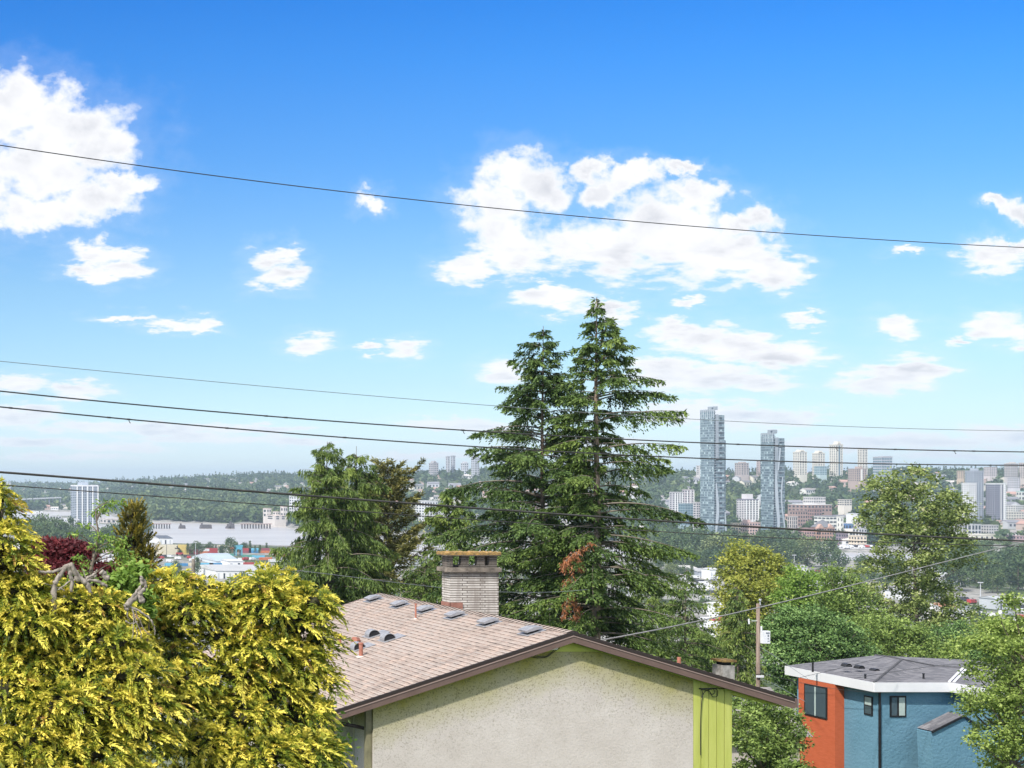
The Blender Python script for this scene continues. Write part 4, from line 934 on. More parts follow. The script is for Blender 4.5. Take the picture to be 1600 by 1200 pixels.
ctree('deodar_cedar', 511, 690, 80, [(690, 4), (705, 22), (740, 38), (770, 55), (800, 78), (850, 95), (900, 108), (960, 110), (1150, 115)], L_deo, M_bark, 'tallest drooping cedar left of the chimney', r0=.22, whorl=.50, nb=6, up=.30, droop=.75, hang=1.15, seed=41, card=(.26, .052), twig=.095, dens=1.5, t0=.05, bare=.1, tw_len=.3)
ctree('deodar_cedar', 556, 697, 83, [(697, 4), (712, 22), (740, 42), (780, 52), (820, 60), (880, 75), (960, 90), (1150, 100)], L_deo, M_bark, 'second drooping cedar, right beside the tallest one', r0=.2, whorl=.50, nb=6, up=.30, droop=.8, hang=1.15, seed=42, card=(.26, .052), twig=.095, dens=1.5, t0=.05, bare=.1, tw_len=.3)
ctree('brown_pine', 606, 724, 92, [(724, 5), (740, 22), (780, 48), (820, 62), (850, 82), (900, 92), (1000, 95), (1150, 90)], L_pine, M_bark, 'olive brown pine between the drooping cedars and the firs', r0=.22, whorl=.50, nb=6, up=.55, droop=.25, hang=-.05, seed=43, card=(.28, .07), twig=.09, dens=1.3, t0=.05, tw_len=.3)
ctree('deodar_cedar', 706, 758, 78, [(758, 4), (775, 20), (810, 40), (850, 52), (900, 62), (1000, 80), (1150, 80)], L_deo, M_bark, 'small drooping cedar just left of the firs, above the chimney', r0=.13, whorl=.45, nb=5, up=.35, droop=.8, hang=1.0, seed=44, card=(.24, .07), twig=.09, dens=1.3, t0=.05)
ctree('hemlock', 665, 868, 70, [(868, 4), (880, 25), (910, 40), (960, 50), (1100, 60)], L_deo, M_bark, 'low green hemlock tucked against the left side of the brick chimney', r0=.1, whorl=.4, nb=6, up=.25, droop=.5, hang=.8, seed=45, card=(.18, .05), t0=.05)
ctree('hemlock', 1072, 888, 72, [(888, 4), (905, 25), (950, 42), (1000, 55), (1100, 70)], L_fir, M_bark, 'pointed young hemlock right of the taller fir, above the brown eave', r0=.12, whorl=.42, nb=6, up=.2, droop=.5, hang=.8, seed=46, card=(.18, .05), t0=.05)
ctree('hemlock', 1018, 900, 75, [(900, 4), (915, 25), (950, 45), (1000, 60), (1100, 70)], L_deo, M_bark, 'yellower green hemlock under the right branches of the taller fir', r0=.12, whorl=.42, nb=6, up=.2, droop=.5, hang=.8, seed=47, card=(.18, .05), t0=.05)
ctree('weeping_cedar', 1152, 915, 92, [(915, 4), (930, 16), (960, 28), (1000, 38), (1060, 48), (1200, 55)], L_deo, M_bark, 'weeping green cedar directly behind the utility pole', r0=.14, whorl=.42, nb=6, up=.2, droop=.9, hang=1.3, seed=48, card=(.24, .06), t0=.05)
ctree('thin_conifer', 110, 829, 60, [(829, 2), (850, 12), (900, 22), (1000, 30)], L_deo, M_bark, 'small pointed conifer tip between the burgundy maple and the sapling', r0=.08, whorl=.35, nb=5, seed=49, t0=.2)

# nearly leafless tree
def bare_tree():
    Y = 100; x = GX(672, Y); root = empty('bare_tree', (x, Y, gz(x, Y))); tag(root, 'almost leafless pale branched tree between the pine and the small cedar', 'tree')
    r = np.random.default_rng(51); w = Wood(5); H = GZ(735, Y)-root.location.z; fol = Fol(); tips = []
    def grow(p, d, l, rad, dep):
        n = 5; P = [p]; 
        for i in range(n): d = unit(d+r.normal(size=3)*.13+np.array([0, 0, .04])); P.append(P[-1]+d*l/n)
        w.add(np.array(P), np.linspace(rad, rad*.55, n+1)); tips.append(P[-1])
        if dep < 5:
            for k in range(3 if dep < 3 else 2):
                a = r.normal(size=3); a = unit(a-d*np.dot(a, d)); grow(P[-1-k % 3], unit(d*(1.0)+a*r.uniform(.4, .75)), l*r.uniform(.55, .75), rad*.55, dep+1)
    grow(np.zeros(3), np.array([0, 0, 1.]), H*.40, .16, 0)
    T = np.array(tips); k = r.integers(0, len(T), 700); fol.add(T[k]+r.normal(size=(700, 3))*.3, r.normal(size=(700, 3)), .13, .08, r.random(700))
    obj('trunk', w.mesh('trunk', mottled('lichen_bark', (0.22, 0.20, 0.13), (0.38, 0.35, 0.26), 3, .95)), root); obj('crown', fol.mesh('crown', L_ygr), root)
bare_tree()

# ------------------------------------------------------------------ broadleaf trees on the slope to the right
btree('cottonwood', 1437, 150, [(1386, 762, 25, 22), (1434, 752, 32, 26), (1380, 800, 32, 36), (1425, 800, 40, 42), (1465, 800, 30, 34), (1492, 806, 14, 20), (1478, 775, 14, 12), (1400, 850, 46, 32), (1455, 850, 40, 32), (1375, 880, 18, 10), (1345, 893, 26, 9), (1325, 902, 12, 8), (1420, 895, 40, 24),
      (1470, 882, 34, 14), (1515, 878, 24, 8), (1540, 870, 12, 8), (1400, 930, 44, 28), (1455, 935, 34, 32), (1500, 945, 24, 30), (1350, 930, 20, 20), (1420, 980, 54, 36), (1480, 990, 34, 30), (1370, 990, 30, 30)], L_cot,
      'tall cottonwood towering behind the blue house, in front of the right skyline', leaf=(.28, .20), n_clump=760, per=42, clump_r=.50, r0=.38, seed=61, trunk_top=.82)
btree('yellowing_tree', 1168, 150, [(1165, 862, 22, 22), (1150, 885, 26, 20), (1190, 880, 24, 22), (1140, 915, 22, 24), (1175, 915, 34, 26), (1212, 905, 20, 28), (1150, 950, 34, 26), (1195, 955, 34, 30), (1135, 985, 22, 20), (1180, 1000, 44, 30)], L_ygr,
      'yellow green tree rising behind the utility pole', leaf=(.26, .19), n_clump=560, per=46, clump_r=.60, r0=.28, seed=62)
btree('green_tree', 1262, 135, [(1250, 905, 20, 20), (1275, 915, 22, 22), (1235, 935, 22, 24), (1262, 950, 34, 28), (1295, 945, 24, 24), (1260, 1000, 50, 36)], L_lime, 'bright fresh green tree between the yellowing tree and the cottonwood', leaf=(.25, .17), n_clump=330, per=44, clump_r=.55, r0=.2, seed=63)
btree('green_tree', 1322, 128, [(1310, 905, 16, 18), (1330, 920, 22, 20), (1300, 940, 20, 20), (1345, 950, 28, 22), (1320, 975, 36, 26), (1340, 1010, 44, 30)], L_mid, 'mid green tree below the left side of the cottonwood', leaf=(.24, .16), n_clump=330, per=44, clump_r=.55, r0=.2, seed=64)
btree('round_dark_tree', 1262, 98, [(1262, 968, 40, 22), (1225, 985, 28, 22), (1300, 985, 36, 24), (1260, 1010, 54, 30), (1215, 1030, 26, 30), (1310, 1020, 34, 30), (1340, 1010, 22, 20), (1255, 1060, 60, 34), (1320, 1065, 40, 30)], L_dark,
      'dense rounded dark green tree directly behind the left end of the blue house', leaf=(.20, .12), n_clump=560, per=60, clump_r=.48, r0=.25, seed=65, flat=.5)
btree('green_tree', 1395, 112, [(1385, 985, 30, 24), (1420, 995, 30, 26), (1365, 1010, 24, 20), (1410, 1030, 50, 28), (1455, 1020, 34, 24), (1380, 1050, 40, 26)], L_mid, 'leafy mid green tree just behind the blue house roof peak', leaf=(.20, .13), n_clump=400, per=48, clump_r=.5, r0=.2, seed=66)
btree('green_tree', 1492, 118, [(1480, 1005, 30, 22), (1505, 990, 20, 20), (1465, 1025, 26, 20), (1500, 1030, 34, 24), (1530, 1010, 24, 18), (1500, 1065, 44, 30)], L_dark, 'darker leafy tree behind the right half of the blue house roof', leaf=(.20, .13), n_clump=330, per=48, clump_r=.5, r0=.2, seed=67)
btree('pale_green_tree', 1570, 56, [(1560, 975, 28, 14), (1590, 985, 30, 22), (1520, 1000, 28, 9), (1495, 1015, 14, 7), (1545, 1005, 32, 16), (1580, 1030, 36, 26), (1535, 1045, 22, 16), (1570, 1070, 36, 24), (1515, 1083, 24, 9), (1493, 1092, 12, 6), (1545, 1100, 32, 18), (1585, 1110, 40, 28), (1560, 1150, 46, 28),
      (1595, 945, 16, 14), (1640, 1000, 50, 40), (1650, 1080, 60, 50), (1600, 1190, 60, 40)], L_pale, 'pale fresh green tree at the right edge, overlapping the blue house', leaf=(.12, .075), n_clump=640, per=46, clump_r=.27, r0=.16, seed=68)
btree('laurel_hedge', 1195, 57, [(1160, 1112, 24, 22), (1190, 1108, 26, 20), (1216, 1114, 20, 18), (1233, 1122, 12, 14), (1160, 1150, 30, 30), (1196, 1150, 30, 34), (1225, 1150, 20, 28), (1180, 1200, 36, 30), (1215, 1200, 30, 30), (1130, 1130, 24, 24)], L_mid,
      'glossy green laurel hedge under the right eave, left of the blue house', cat='hedge', leaf=(.13, .07), n_clump=420, per=50, clump_r=.24, r0=.08, seed=69, dy=1.6)
# more crowns lower down the slope, seen through the gaps
for i, (u, v, Y, ru, rv, m, nm, lab) in enumerate(((1105, 1010, 118, 26, 20, L_mid, 'slope_tree', 'green tree low in the gap between the firs and the yellowing tree'), (1560, 1000, 135, 40, 30, L_dark, 'slope_tree', 'dark green tree behind the pale tree at the right edge'),
      (1350, 1010, 170, 60, 30, L_mid, 'slope_tree', 'green tree on the slope behind the cottonwood trunk'), (760, 1000, 100, 60, 60, L_dark, 'slope_tree', 'dark tree low behind the brick chimney and the firs'), (600, 985, 105, 70, 60, L_dark, 'slope_tree', 'dark tree low behind the drooping cedars'),
      (460, 1000, 95, 60, 60, L_mid, 'slope_tree', 'green tree below the left drooping cedar'), (900, 1040, 95, 60, 50, L_dark, 'slope_tree', 'dark tree low behind the roof peak'), (1000, 1050, 90, 60, 40, L_dark, 'slope_tree', 'dark tree behind the right roof slope'))):
    btree(nm, u, Y, [(u, v, ru*.8, rv*.8), (u-ru*.5, v+rv*.5, ru*.6, rv*.7), (u+ru*.5, v+rv*.5, ru*.6, rv*.7), (u, v+rv*1.3, ru, rv)], m, lab, leaf=(.22, .15), n_clump=260, per=40, clump_r=.6, r0=.2, seed=80+i)

# ------------------------------------------------------------------ utility pole
Yp = 88; px_ = GX(1184.5, Yp); up_ = empty('utility_pole', (px_, Yp, gz(px_, Yp))); tag(up_, 'brown wooden utility pole with a white meter box left of the blue house', 'utility pole')
M_pole = mottled('creosote_pole', (0.13, 0.09, 0.07), (0.28, 0.22, 0.18), 2, .9, stretch=(8, 8, .6)); M_wbox = mottled('white_enamel', (0.62, 0.63, 0.65), (0.72, 0.73, 0.75), 2, .5)
zb = up_.location.z; zt = GZ(943, Yp)
mb = MB(); mb.tube([(px_, Yp, zb), (px_, Yp, zt)], [.14, .10], M_pole, 10); part(mb, 'pole', up_, smooth=True)
mb = MB(); mb.tube([(px_+.06, Yp-.1, zt-.1), (px_+.06, Yp-.1, zt+.2), (px_-.03, Yp-.14, zt+.24)], .035, pbr('grey_conduit', (.35, .36, .38), .5), 8); mb.tube([(px_+.02, Yp-.12, zt+.18), (px_+.08, Yp-.12, zt+.28)], .07, pbr('grey_conduit', (.35, .36, .38), .5), 8); part(mb, 'weatherhead', up_)
mb = MB(); mb.box(px_+.05, px_+.50, Yp-.38, Yp-.12, GZ(1004.5, Yp), GZ(985, Yp), M_wbox); bx_ = part(mb, 'meter_box', up_)
for (a, b, c, d) in ((.24, .46, 987, 989.5), (.33, .43, 990.5, 994), (.33, .43, 996, 998), (.33, .45, 1000, 1001.5)):
    mb = MB(); mb.box(px_+a, px_+b, Yp-.385, Yp-.381, GZ(d, Yp), GZ(c, Yp), pbr('grey_print', (.2, .22, .25), .6)); part(mb, 'printed_mark', bx_)
mb = MB(); mb.tube([(px_+.07, Yp-.2, GZ(985, Yp)), (px_+.07, Yp-.2, GZ(978, Yp))], .05, M_wbox, 8); part(mb, 'meter_base', up_)
mb = MB(); mb.tube([(px_-.1, Yp-.05, GZ(970, Yp)), (px_-.5, Yp-.15, GZ(970, Yp))], .02, M_wbox, 6)
mb.tube([W(1170, 967, Yp), W(1170.5, 975, Yp)], .05, M_wbox, 8); part(mb, 'lamp_arm', up_)
mb = MB(); mb.box(px_-.2, px_+.24, Yp-.2, Yp-.12, GZ(1058, Yp), GZ(1054.5, Yp), M_wbox); mb.tube([(px_-.22, Yp-.16, GZ(1053, Yp)), (px_+.02, Yp-.18, GZ(1053, Yp))], .03, M_dk, 6); part(mb, 'bracket', up_)

# ------------------------------------------------------------------ overhead wires
def wire(pts, Y0, Y1, r, mat, name, label, group=None, cat='wire', lumps=0):
    u0, u1 = pts[0][0], pts[-1][0]; us = [p[0] for p in pts]; vs = [p[1] for p in pts]
    co = np.polyfit(us, vs, min(3, len(pts)-1)); ex = 260; U = np.linspace(u0-ex if u0 <= 5 else u0, u1+ex if u1 >= 1590 else u1, 70)
    P = [W(u, float(np.polyval(co, u)), Y0+(Y1-Y0)*(u-U[0])/(U[-1]-U[0])) for u in U]
    mb = MB(); mb.tube(P, r, mat, 6, caps=True)
    rr_ = np.random.default_rng(int(abs(pts[0][1])))
    for k in range(lumps):
        i = rr_.integers(3, len(P)-3); p = P[i]; d = (P[i+1]-P[i]).normalized(); mb.tube([p-d*.05, p+d*.05], r*1.3, mat, 6)
        if k % 4 == 0: mb.tube([p, p+Vector((.02, 0, -.06)), p+Vector((.05, 0, -.10))], r*.5, mat, 4)
    o = mb.build(name, None, True); tag(o, label, cat, group); return o
M_wire = pbr('dark_wire', (0.035, 0.034, 0.034), .45, .5); M_tel = mottled('telephone_cable', (0.018, 0.016, 0.015), (0.06, 0.055, 0.05), 3.0, .5, spec=.5); M_wg = pbr('thin_grey_wire', (0.16, 0.18, 0.19), .5)
wire([(0, 227), (240, 262), (400, 282), (660, 314), (1060, 352), (1300, 369), (1600, 387)], 26, 36, .010, M_wire, 'power_line', 'highest overhead wire, crossing the sky and the big clouds')
wire([(0, 566), (240, 583), (400, 604.5), (680, 627), (850, 642), (1000, 650), (1230, 660), (1600, 674)], 40, 50, .010, M_wg, 'power_line', 'faint thin grey wire crossing low in the sky, second from the top')
wire([(0, 611), (200, 631), (400, 649), (600, 664), (760, 674), (1060, 690), (1240, 698), (1600, 706)], 34, 44, .019, M_wire, 'power_line', 'upper of the two close parallel wires over the skyline towers', lumps=12)
wire([(0, 636), (130, 648), (400, 673), (730, 697), (1000, 712), (1200, 720), (1600, 727)], 34, 44, .019, M_wire, 'power_line', 'lower of the two close parallel wires over the skyline towers', lumps=12)
wire([(0, 737.5), (200, 753), (400, 769), (800, 797), (1000, 812), (1200, 825), (1400, 836), (1600, 845)], 20, 27, .019, M_tel, 'telephone_cable', 'thickest black cable, crossing in front of the far hills')
wire([(0, 757), (200, 773), (400, 788.5), (700, 807), (1000, 829), (1250, 843), (1600, 853)], 22, 29, .0095, M_tel, 'telephone_cable', 'thin black cable just below the thickest one', cat='wire')
wire([(420, 888), (450, 889), (560, 903), (680, 917.5), (800, 925), (920, 921)], 47, 60, .012, M_wg, 'thin_wire', 'thin pale wire in front of the drooping cedars above the roof')
wire([(865, 1013), (925, 1001), (1000, 989), (1100, 970), (1200, 946), (1300, 922), (1400, 895), (1500, 873), (1560, 859), (1600, 845)], 40, 75, .021, M_cabg, 'service_drop', 'twisted grey service cable running from the roof peak past the pole')
for (pts, Y0, Y1, lab) in (([(1185, 1010), (1210, 1025), (1235, 1042), (1262, 1060)], 88, 82, 'upper pale wire from the pole to the orange bay'), ([(1190, 1052), (1230, 1062), (1290, 1074), (1380, 1082)], 88, 79, 'thin wire sagging across the blue house fascia'),
      ([(1187, 1060), (1215, 1072), (1240, 1086), (1258, 1096)], 88, 75, 'lower pale wire slanting down from the pole bracket'), ([(1235, 1062), (1320, 1042), (1390, 1024)], 76, 79, 'dark wire crossing above the grey shingle roof'),
      ([(1335, 1060), (1400, 1049), (1470, 1040), (1540, 1036)], 76, 78, 'second dark wire crossing lower over the grey shingle roof')):
    wire(pts, Y0, Y1, .012, M_wg if 'pale' in lab else M_wire, 'thin_wire', lab)
# ------------------------------------------------------------------ the far bank
def ordinal(i):
    a = ('first second third fourth fifth sixth seventh eighth ninth tenth eleventh twelfth thirteenth fourteenth fifteenth sixteenth seventeenth eighteenth nineteenth').split()
    if i < 19: return 'leftmost' if i == 0 else a[i]+' from left'
    n = i+1; tens = ('twent', 'thirt', 'fort', 'fift', 'sixt', 'sevent', 'eight', 'ninet')
    if n < 100: return (tens[n//10-2]+'ieth' if n % 10 == 0 else tens[n//10-2]+'y-'+a[n % 10-1])+' from left'
    return '%dth from left' % n
PENDING = {}
def later(o, label): PENDING.setdefault(label, []).append(o)
def number_labels():
    for lab, os_ in PENDING.items():
        os_.sort(key=lambda o: o.location.x/max(o.location.y, 1))
        for i, o in enumerate(os_): o['label'] = lab+', '+ordinal(i) if len(os_) > 1 else lab
def yground(u, v):
    """depth at which the terrain shows at photo row v in column u"""
    Y = np.linspace(450, 7500, 3000); X = (u-CX)/F*Y; d = (HZ-(v-HV)/F*Y)-ground_z(X, Y)
    k = np.argmax(d <= 0)
    return float(Y[k]) if d[k] <= 0 else 7000.0
RECTS = []                                          # photo rectangles kept free of trees
def wallmat(c, rough=0.8):
    n = 'wall_%02d_%02d_%02d' % tuple(int(x*99) for x in c); return mottled(n, tuple(x*0.93 for x in c), tuple(min(1, x*1.06) for x in c), 0.06, rough)
M_wdark = pbr('far_window', (0.045, 0.055, 0.07), 0.2, 0.6); M_wblue = pbr('far_window_blue', (0.10, 0.17, 0.21), 0.15, 0.8); M_roofd = mottled('flat_roof', (0.20, 0.20, 0.20), (0.32, 0.31, 0.30), .1)
UNITW = {}
def unitwin(m):
    if m.name not in UNITW:
        mb = MB(); mb.box(-.5, .5, -.5, .5, -.5, .5, m); UNITW[m.name] = mb.mesh('window')
    return UNITW[m.name]
def windows(root, faces, wm, cap=100, name='window', kindp='window'):
    """faces: list of (origin, ux, w, h, nx, ny, fw, fh, normal)"""
    cells = []
    for (o, ux, w, h, nx, ny, fw, fh, nrm) in faces:
        for j in range(ny):
            for i in range(nx):
                c = Vector(o)+Vector(ux)*(w*(i+.5)/nx)+Vector((0, 0, h*(j+.5)/ny)); cells.append((c, Vector(ux), w/nx*fw, h/ny*fh, Vector(nrm)))
    mb = MB()
    for k, (c, ux, w, h, n) in enumerate(cells):
        if k < cap:
            o = obj(name, unitwin(wm), root); o.location = c-root.location
            o.scale = (w, .5, h) if abs(ux.x) > .5 else (.5, w, h)
        else:
            hx = w/2 if abs(ux.x) > .5 else .25; hy = .25 if abs(ux.x) > .5 else w/2
            mb.box(c.x-hx, c.x+hx, c.y-hy, c.y+hy, c.z-h/2, c.z+h/2, wm)
    if mb.v: o = part(mb, name, root); o['kind'] = 'stuff'
def block(name, label, u0, u1, vt, vb, col, nx=6, ny=5, Y=None, dep=None, fw=.5, fh=.5, wm=None, roof=None, pent=None, cat='building', cap=100, group=None, pil=0, side=True, lf=.45):
    Y = Y or yground((u0+u1)/2, vb)
    dep = min(60, lf*(u1-u0)/(u0-CX)*Y); x0, x1 = GX(u0, Y+dep), GX(u1, Y)       # the left face shows too
    zt = GZ(vt, Y); zg = min(gz(x0, Y), gz(x1, Y), GZ(vb, Y))-2; zb = GZ(vb, Y)
    nxf = max(1, round(nx*(x1-x0)/((u1-u0)/F*Y))) if nx else 0
    RECTS.append((u0-1, u1+1, vt, vb, Y))
    root = empty(name, ((x0+x1)/2, Y+dep/2, zg)); tag(root, label, cat, group)
    m = wallmat(col); mb = MB(); mb.box(x0, x1, Y, Y+dep, zg, zt, m); part(mb, 'wall', root)
    if ny:
        f = [((x0, Y, zb), (1, 0, 0), x1-x0, zt-zb, nxf, ny, fw, fh, (0, -1, 0))]
        if side: f.append(((x0, Y+dep, zb), (0, -1, 0), dep, zt-zb, max(1, nx-nxf), ny, fw, fh, (-1, 0, 0)))
        windows(root, f, wm or M_wdark, cap)
    mb = MB(); t = (zt-zb)*.03+.4; mb.box(x0-.3, x1+.3, Y-.3, Y+dep+.3, zt+.01, zt+t, wallmat(roof or tuple(c*.8 for c in col))); 
    rf = part(mb, 'roof', root)
    if pent:
        a, b, h = pent; mb = MB(); mb.box(x0+(x1-x0)*a, x0+(x1-x0)*b, Y+dep*.25, Y+dep*.8, zt+t, zt+t+h, m); part(mb, 'penthouse', rf)
    if pil:
        for i in range(pil+1):
            xx = x0+(x1-x0)*i/pil; mb = MB(); w = (x1-x0)*.018+.25; mb.box(xx-w, xx+w, Y-.9, Y+.1, zg, zt-.2, wallmat((.72, .72, .70))); part(mb, 'pilaster', root)
    return root, (x0, x1, Y, dep, zb, zt)

# --- two glass towers -------------------------------------------------------
def glass_fn(t, b):
    g = t.n('ShaderNodeTexCoord').outputs['Object']; sp = t.n('ShaderNodeSeparateXYZ', ins={0: g})
    v = t.n('ShaderNodeCombineXYZ', ins={0: t.m('ADD', sp.outputs[0], sp.outputs[1]), 1: sp.outputs[2], 2: 0.0}).outputs[0]
    br = t.n('ShaderNodeTexBrick', offset=0.0, ins={'Vector': v, 'Scale': 1.0, 'Mortar Size': 0.16, 'Mortar Smooth': 0.0, 'Bias': 0.0, 'Brick Width': 2.6, 'Row Height': 3.05,
             'Color1': (0, 0, 0, 1), 'Color2': (1, 1, 1, 1), 'Mortar': (0.5, 0.5, 0.5, 1)})
    c = t.ramp(br.outputs[0], [(0, (0.055, 0.09, 0.115)), (0.45, (0.10, 0.15, 0.175)), (0.8, (0.16, 0.225, 0.25)), (0.93, (0.36, 0.46, 0.48))])
    fl = t.m('LESS_THAN', t.m('FRACT', t.m('DIVIDE', sp.outputs[2], 3.05)), 0.24)
    c = t.mix(fl, c, (0.17, 0.215, 0.24)); c = t.mix(t.m('MULTIPLY', br.outputs[1], .5), c, (0.15, 0.19, 0.215)); t.link(c, b.inputs['Base Color'])
    t.link(t.m('MULTIPLY_ADD', fl, .3, .18), b.inputs['Roughness'])
M_gt = pbr('curtain_glass', (0.2, 0.3, 0.33), 0.2, 0.7, fn=glass_fn)
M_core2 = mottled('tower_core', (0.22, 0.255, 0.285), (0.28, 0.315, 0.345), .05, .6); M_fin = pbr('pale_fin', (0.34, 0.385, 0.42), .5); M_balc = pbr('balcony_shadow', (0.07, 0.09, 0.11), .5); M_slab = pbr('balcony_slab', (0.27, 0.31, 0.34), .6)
def glass_tower(label, Y, ul, uc, ud, ur, uw, vt, vcore, vr, vw, vb, wave):
    """ul..uc glass face, uc..ud balcony slot, ud..ur right face, ur..uw lower wing"""
    D = Y*((uc-CX)/(ul-CX)-1); xf = GX(uc, Y); x = [xf, xf+.6]+[GX(q, Y) for q in (ud, ur, uw)]; zg = 3.0
    RECTS.append((ul-1, uw+1, vt, vb-8, Y))
    root = empty('glass_tower', ((x[0]+x[3])/2, Y+D/2, zg)); tag(root, label, 'skyscraper')
    z = lambda v: GZ(v, Y)
    mb = MB(); mb.box(x[0], x[2]-.02, Y+2.25, Y+D, zg, z(vt), M_gt); mb.box(x[0], x[1], Y, Y+2.24, zg, z(vt), M_gt); part(mb, 'glass_facade', root)
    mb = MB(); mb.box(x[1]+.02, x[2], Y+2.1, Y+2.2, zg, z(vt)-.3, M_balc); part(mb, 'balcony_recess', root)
    mb = MB(); mb.box(x[2]+.02, x[3], Y+.8, Y+D-1, zg, z(vr), M_gt); part(mb, 'glass_facade', root)
    if uw > ur: mb = MB(); mb.box(x[3], x[4], Y+3, Y+D-4, zg, z(vw), M_gt); part(mb, 'side_wing', root)
    h = z(vcore)-zg; n = int(h/3.05); mb0 = MB(); mb0.box(-.5, .5, 0, 2.4, -.22, .22, M_slab); me = mb0.mesh('balcony')
    for k in range(n):
        if k % 2 == 0 or True:
            o = obj('balcony', me, root); o.location = Vector(((x[1]+x[2])/2, Y-.1, zg+3.05*(k+.9)))-root.location; o.scale = ((x[2]-x[1])*1.0, 1, 1.6)
            if k >= 49: pass
    # slab edges across the right face, one long mesh each third floor
    for k in range(0, int((z(vr)-zg)/3.05), 2):
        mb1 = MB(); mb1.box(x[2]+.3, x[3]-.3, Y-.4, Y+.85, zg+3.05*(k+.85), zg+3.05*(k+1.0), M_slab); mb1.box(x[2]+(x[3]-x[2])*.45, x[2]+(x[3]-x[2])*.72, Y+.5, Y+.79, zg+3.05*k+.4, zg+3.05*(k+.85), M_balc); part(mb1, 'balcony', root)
    # crown
    mb = MB(); mb.box(x[0]-.2, x[0]+1, Y-.3, Y+D, z(vt)+.01, z(vt)+2.2, M_core2)
    for q in range(7): yq = Y+D*q/7; mb.box(x[0]-.5, x[0]-.02, yq, yq+.6, z(vt)-9, z(vt)+2.6, M_fin)
    part(mb, 'parapet', root)
    mb = MB(); mb.box(x[1]+.2, x[2]+3.2, Y+2.0, Y+D*.5, z(vcore)+.01, z(vcore)+4.4, M_core2); mb.box(x[1]-1.5, x[1]+1.8, Y+2.7, Y+2.95, z(vcore)+1, z(vcore)+3.2, M_balc); part(mb, 'roof_plant', root)
    mb = MB(); mb.box(x[2]-.5, x[2]+(x[3]-x[2])*.28, Y-.2, Y+.79, z(vr+wave[0]), z(vr)+.8, M_core2); part(mb, 'core_wall', root)
    # curved pale fins
    for pts in wave[1]:
        for i in range(len(pts)-1):
            pass
        mb = MB(); P = cpath([(a, b) for a, b, w in pts], Y-1.0, 8); n = len(P)
        ws = np.interp(np.linspace(0, len(pts)-1, n), range(len(pts)), [w*.72 for a, b, w in pts])/F*Y
        for i in range(n-1):
            a, b = P[i], P[i+1]; mb.prism([a-Vector((ws[i]/2, 0, 0)), a+Vector((ws[i]/2, 0, 0)), b+Vector((ws[i+1]/2, 0, 0)), b-Vector((ws[i+1]/2, 0, 0))], (0, 1.2, 0), M_fin)
        part(mb, 'curved_fin', root)
glass_tower('tallest blue grey glass tower, with a curved pale fin low on its right side', 1716, 1094, 1115.5, 1119, 1132.5, 1136.5, 642, 640.5, 648.5, 688, 846,
            (70, [[(1119.5, 755, 1), (1121, 775, 4), (1122, 795, 5), (1121, 812, 5), (1119.5, 830, 3), (1118.5, 846, 2)], [(1133.5, 800, 1), (1134.5, 825, 2), (1135, 846, 3)]]))
glass_tower('second blue grey glass tower, shorter, with two wavy pale fins', 1690, 1188.5, 1208, 1212, 1226.5, 1229, 679, 677, 684.5, 695, 846,
            (60, [[(1213, 735, 1), (1213.5, 760, 5), (1215, 790, 6), (1217, 815, 5), (1216, 835, 4), (1214, 846, 4)], [(1223.5, 745, .7), (1221.5, 770, 2), (1222.5, 795, 2), (1226, 820, 2), (1228, 846, 2.5)], [(1219.5, 700, 2.5), (1218, 720, 2), (1216.5, 735, 1)]]))
block('podium', 'pale podium with white columns at the foot of the second glass tower', 1186, 1232, 839, 846, (.62, .64, .65), 12, 2, Y=1680, dep=20, wm=M_wblue)

# --- towers on the right ridge ---------------------------------------------
cream = (.66, .62, .54); gl = (.46, .48, .50); br_ = (.40, .31, .27); wh = (.70, .69, .67); gy = (.42, .43, .46)
def tower(label, u0, u1, vt, vb, col, nx, ny, Y=2900, steps=(), strip=None, **kw):
    root, (x0, x1, Y, dep, zb, zt) = block('high_rise', label, u0, u1, vt, vb, col, nx, ny, Y=Y, cap=kw.pop('cap', 60), **kw)
    for (a, b, dv) in steps:
        mb = MB(); mb.box(x0+(x1-x0)*a, x0+(x1-x0)*b, Y+dep*.15, Y+dep*.85, zt, zt+dv/F*Y, wallmat(col)); part(mb, 'setback', root)
    if strip:
        a, b, m = strip; mb = MB(); mb.box(x0+(x1-x0)*a, x0+(x1-x0)*b, Y-.7, Y-.28, zb, zt-.5, m); part(mb, 'glass_strip', root)
    return root
tower('cream ridge highrise with rounded stepped top, first right of the second glass tower', 1239, 1261, 707, 742, cream, 6, 14, steps=((.12, .88, 2.5), (.3, .7, 4.5)), fw=.45)
tower('cream highrise on the ridge with a domed top, over a low glass block', 1269, 1289, 709, 742, cream, 6, 13, steps=((.1, .9, 2.5), (.25, .75, 5)), fw=.45)
tower('low green glass block at the foot of the domed cream highrise', 1272, 1292, 729, 742, (.42, .52, .52), 6, 5, Y=2860, wm=M_wblue, fw=.8, fh=.6)
tower('tallest cream highrise on the ridge with a blue glass strip', 1296, 1317, 696, 743, cream, 6, 18, steps=((.3, .98, 3), (.45, .8, 6.5)), strip=(.40, .60, M_wblue), fw=.4)
tower('slim cream highrise with an open frame top behind the brown block', 1340, 1355.5, 703, 742, cream, 4, 16, steps=((.1, .85, 1.5),), fw=.5)
tower('brown brick slab with a white centre strip on the ridge', 1325, 1354, 733, 752, br_, 9, 7, Y=2700, strip=(.42, .58, wallmat((.7, .68, .64))), pent=(.5, .8, 4), fw=.4)
tower('dark glass block with stepped top beside the cottonwood crown', 1364, 1394, 715, 760, gy, 8, 11, Y=2600, wm=M_wblue, fw=.85, fh=.55, steps=((.35, 1, 2.5), (.0, .2, 1)))
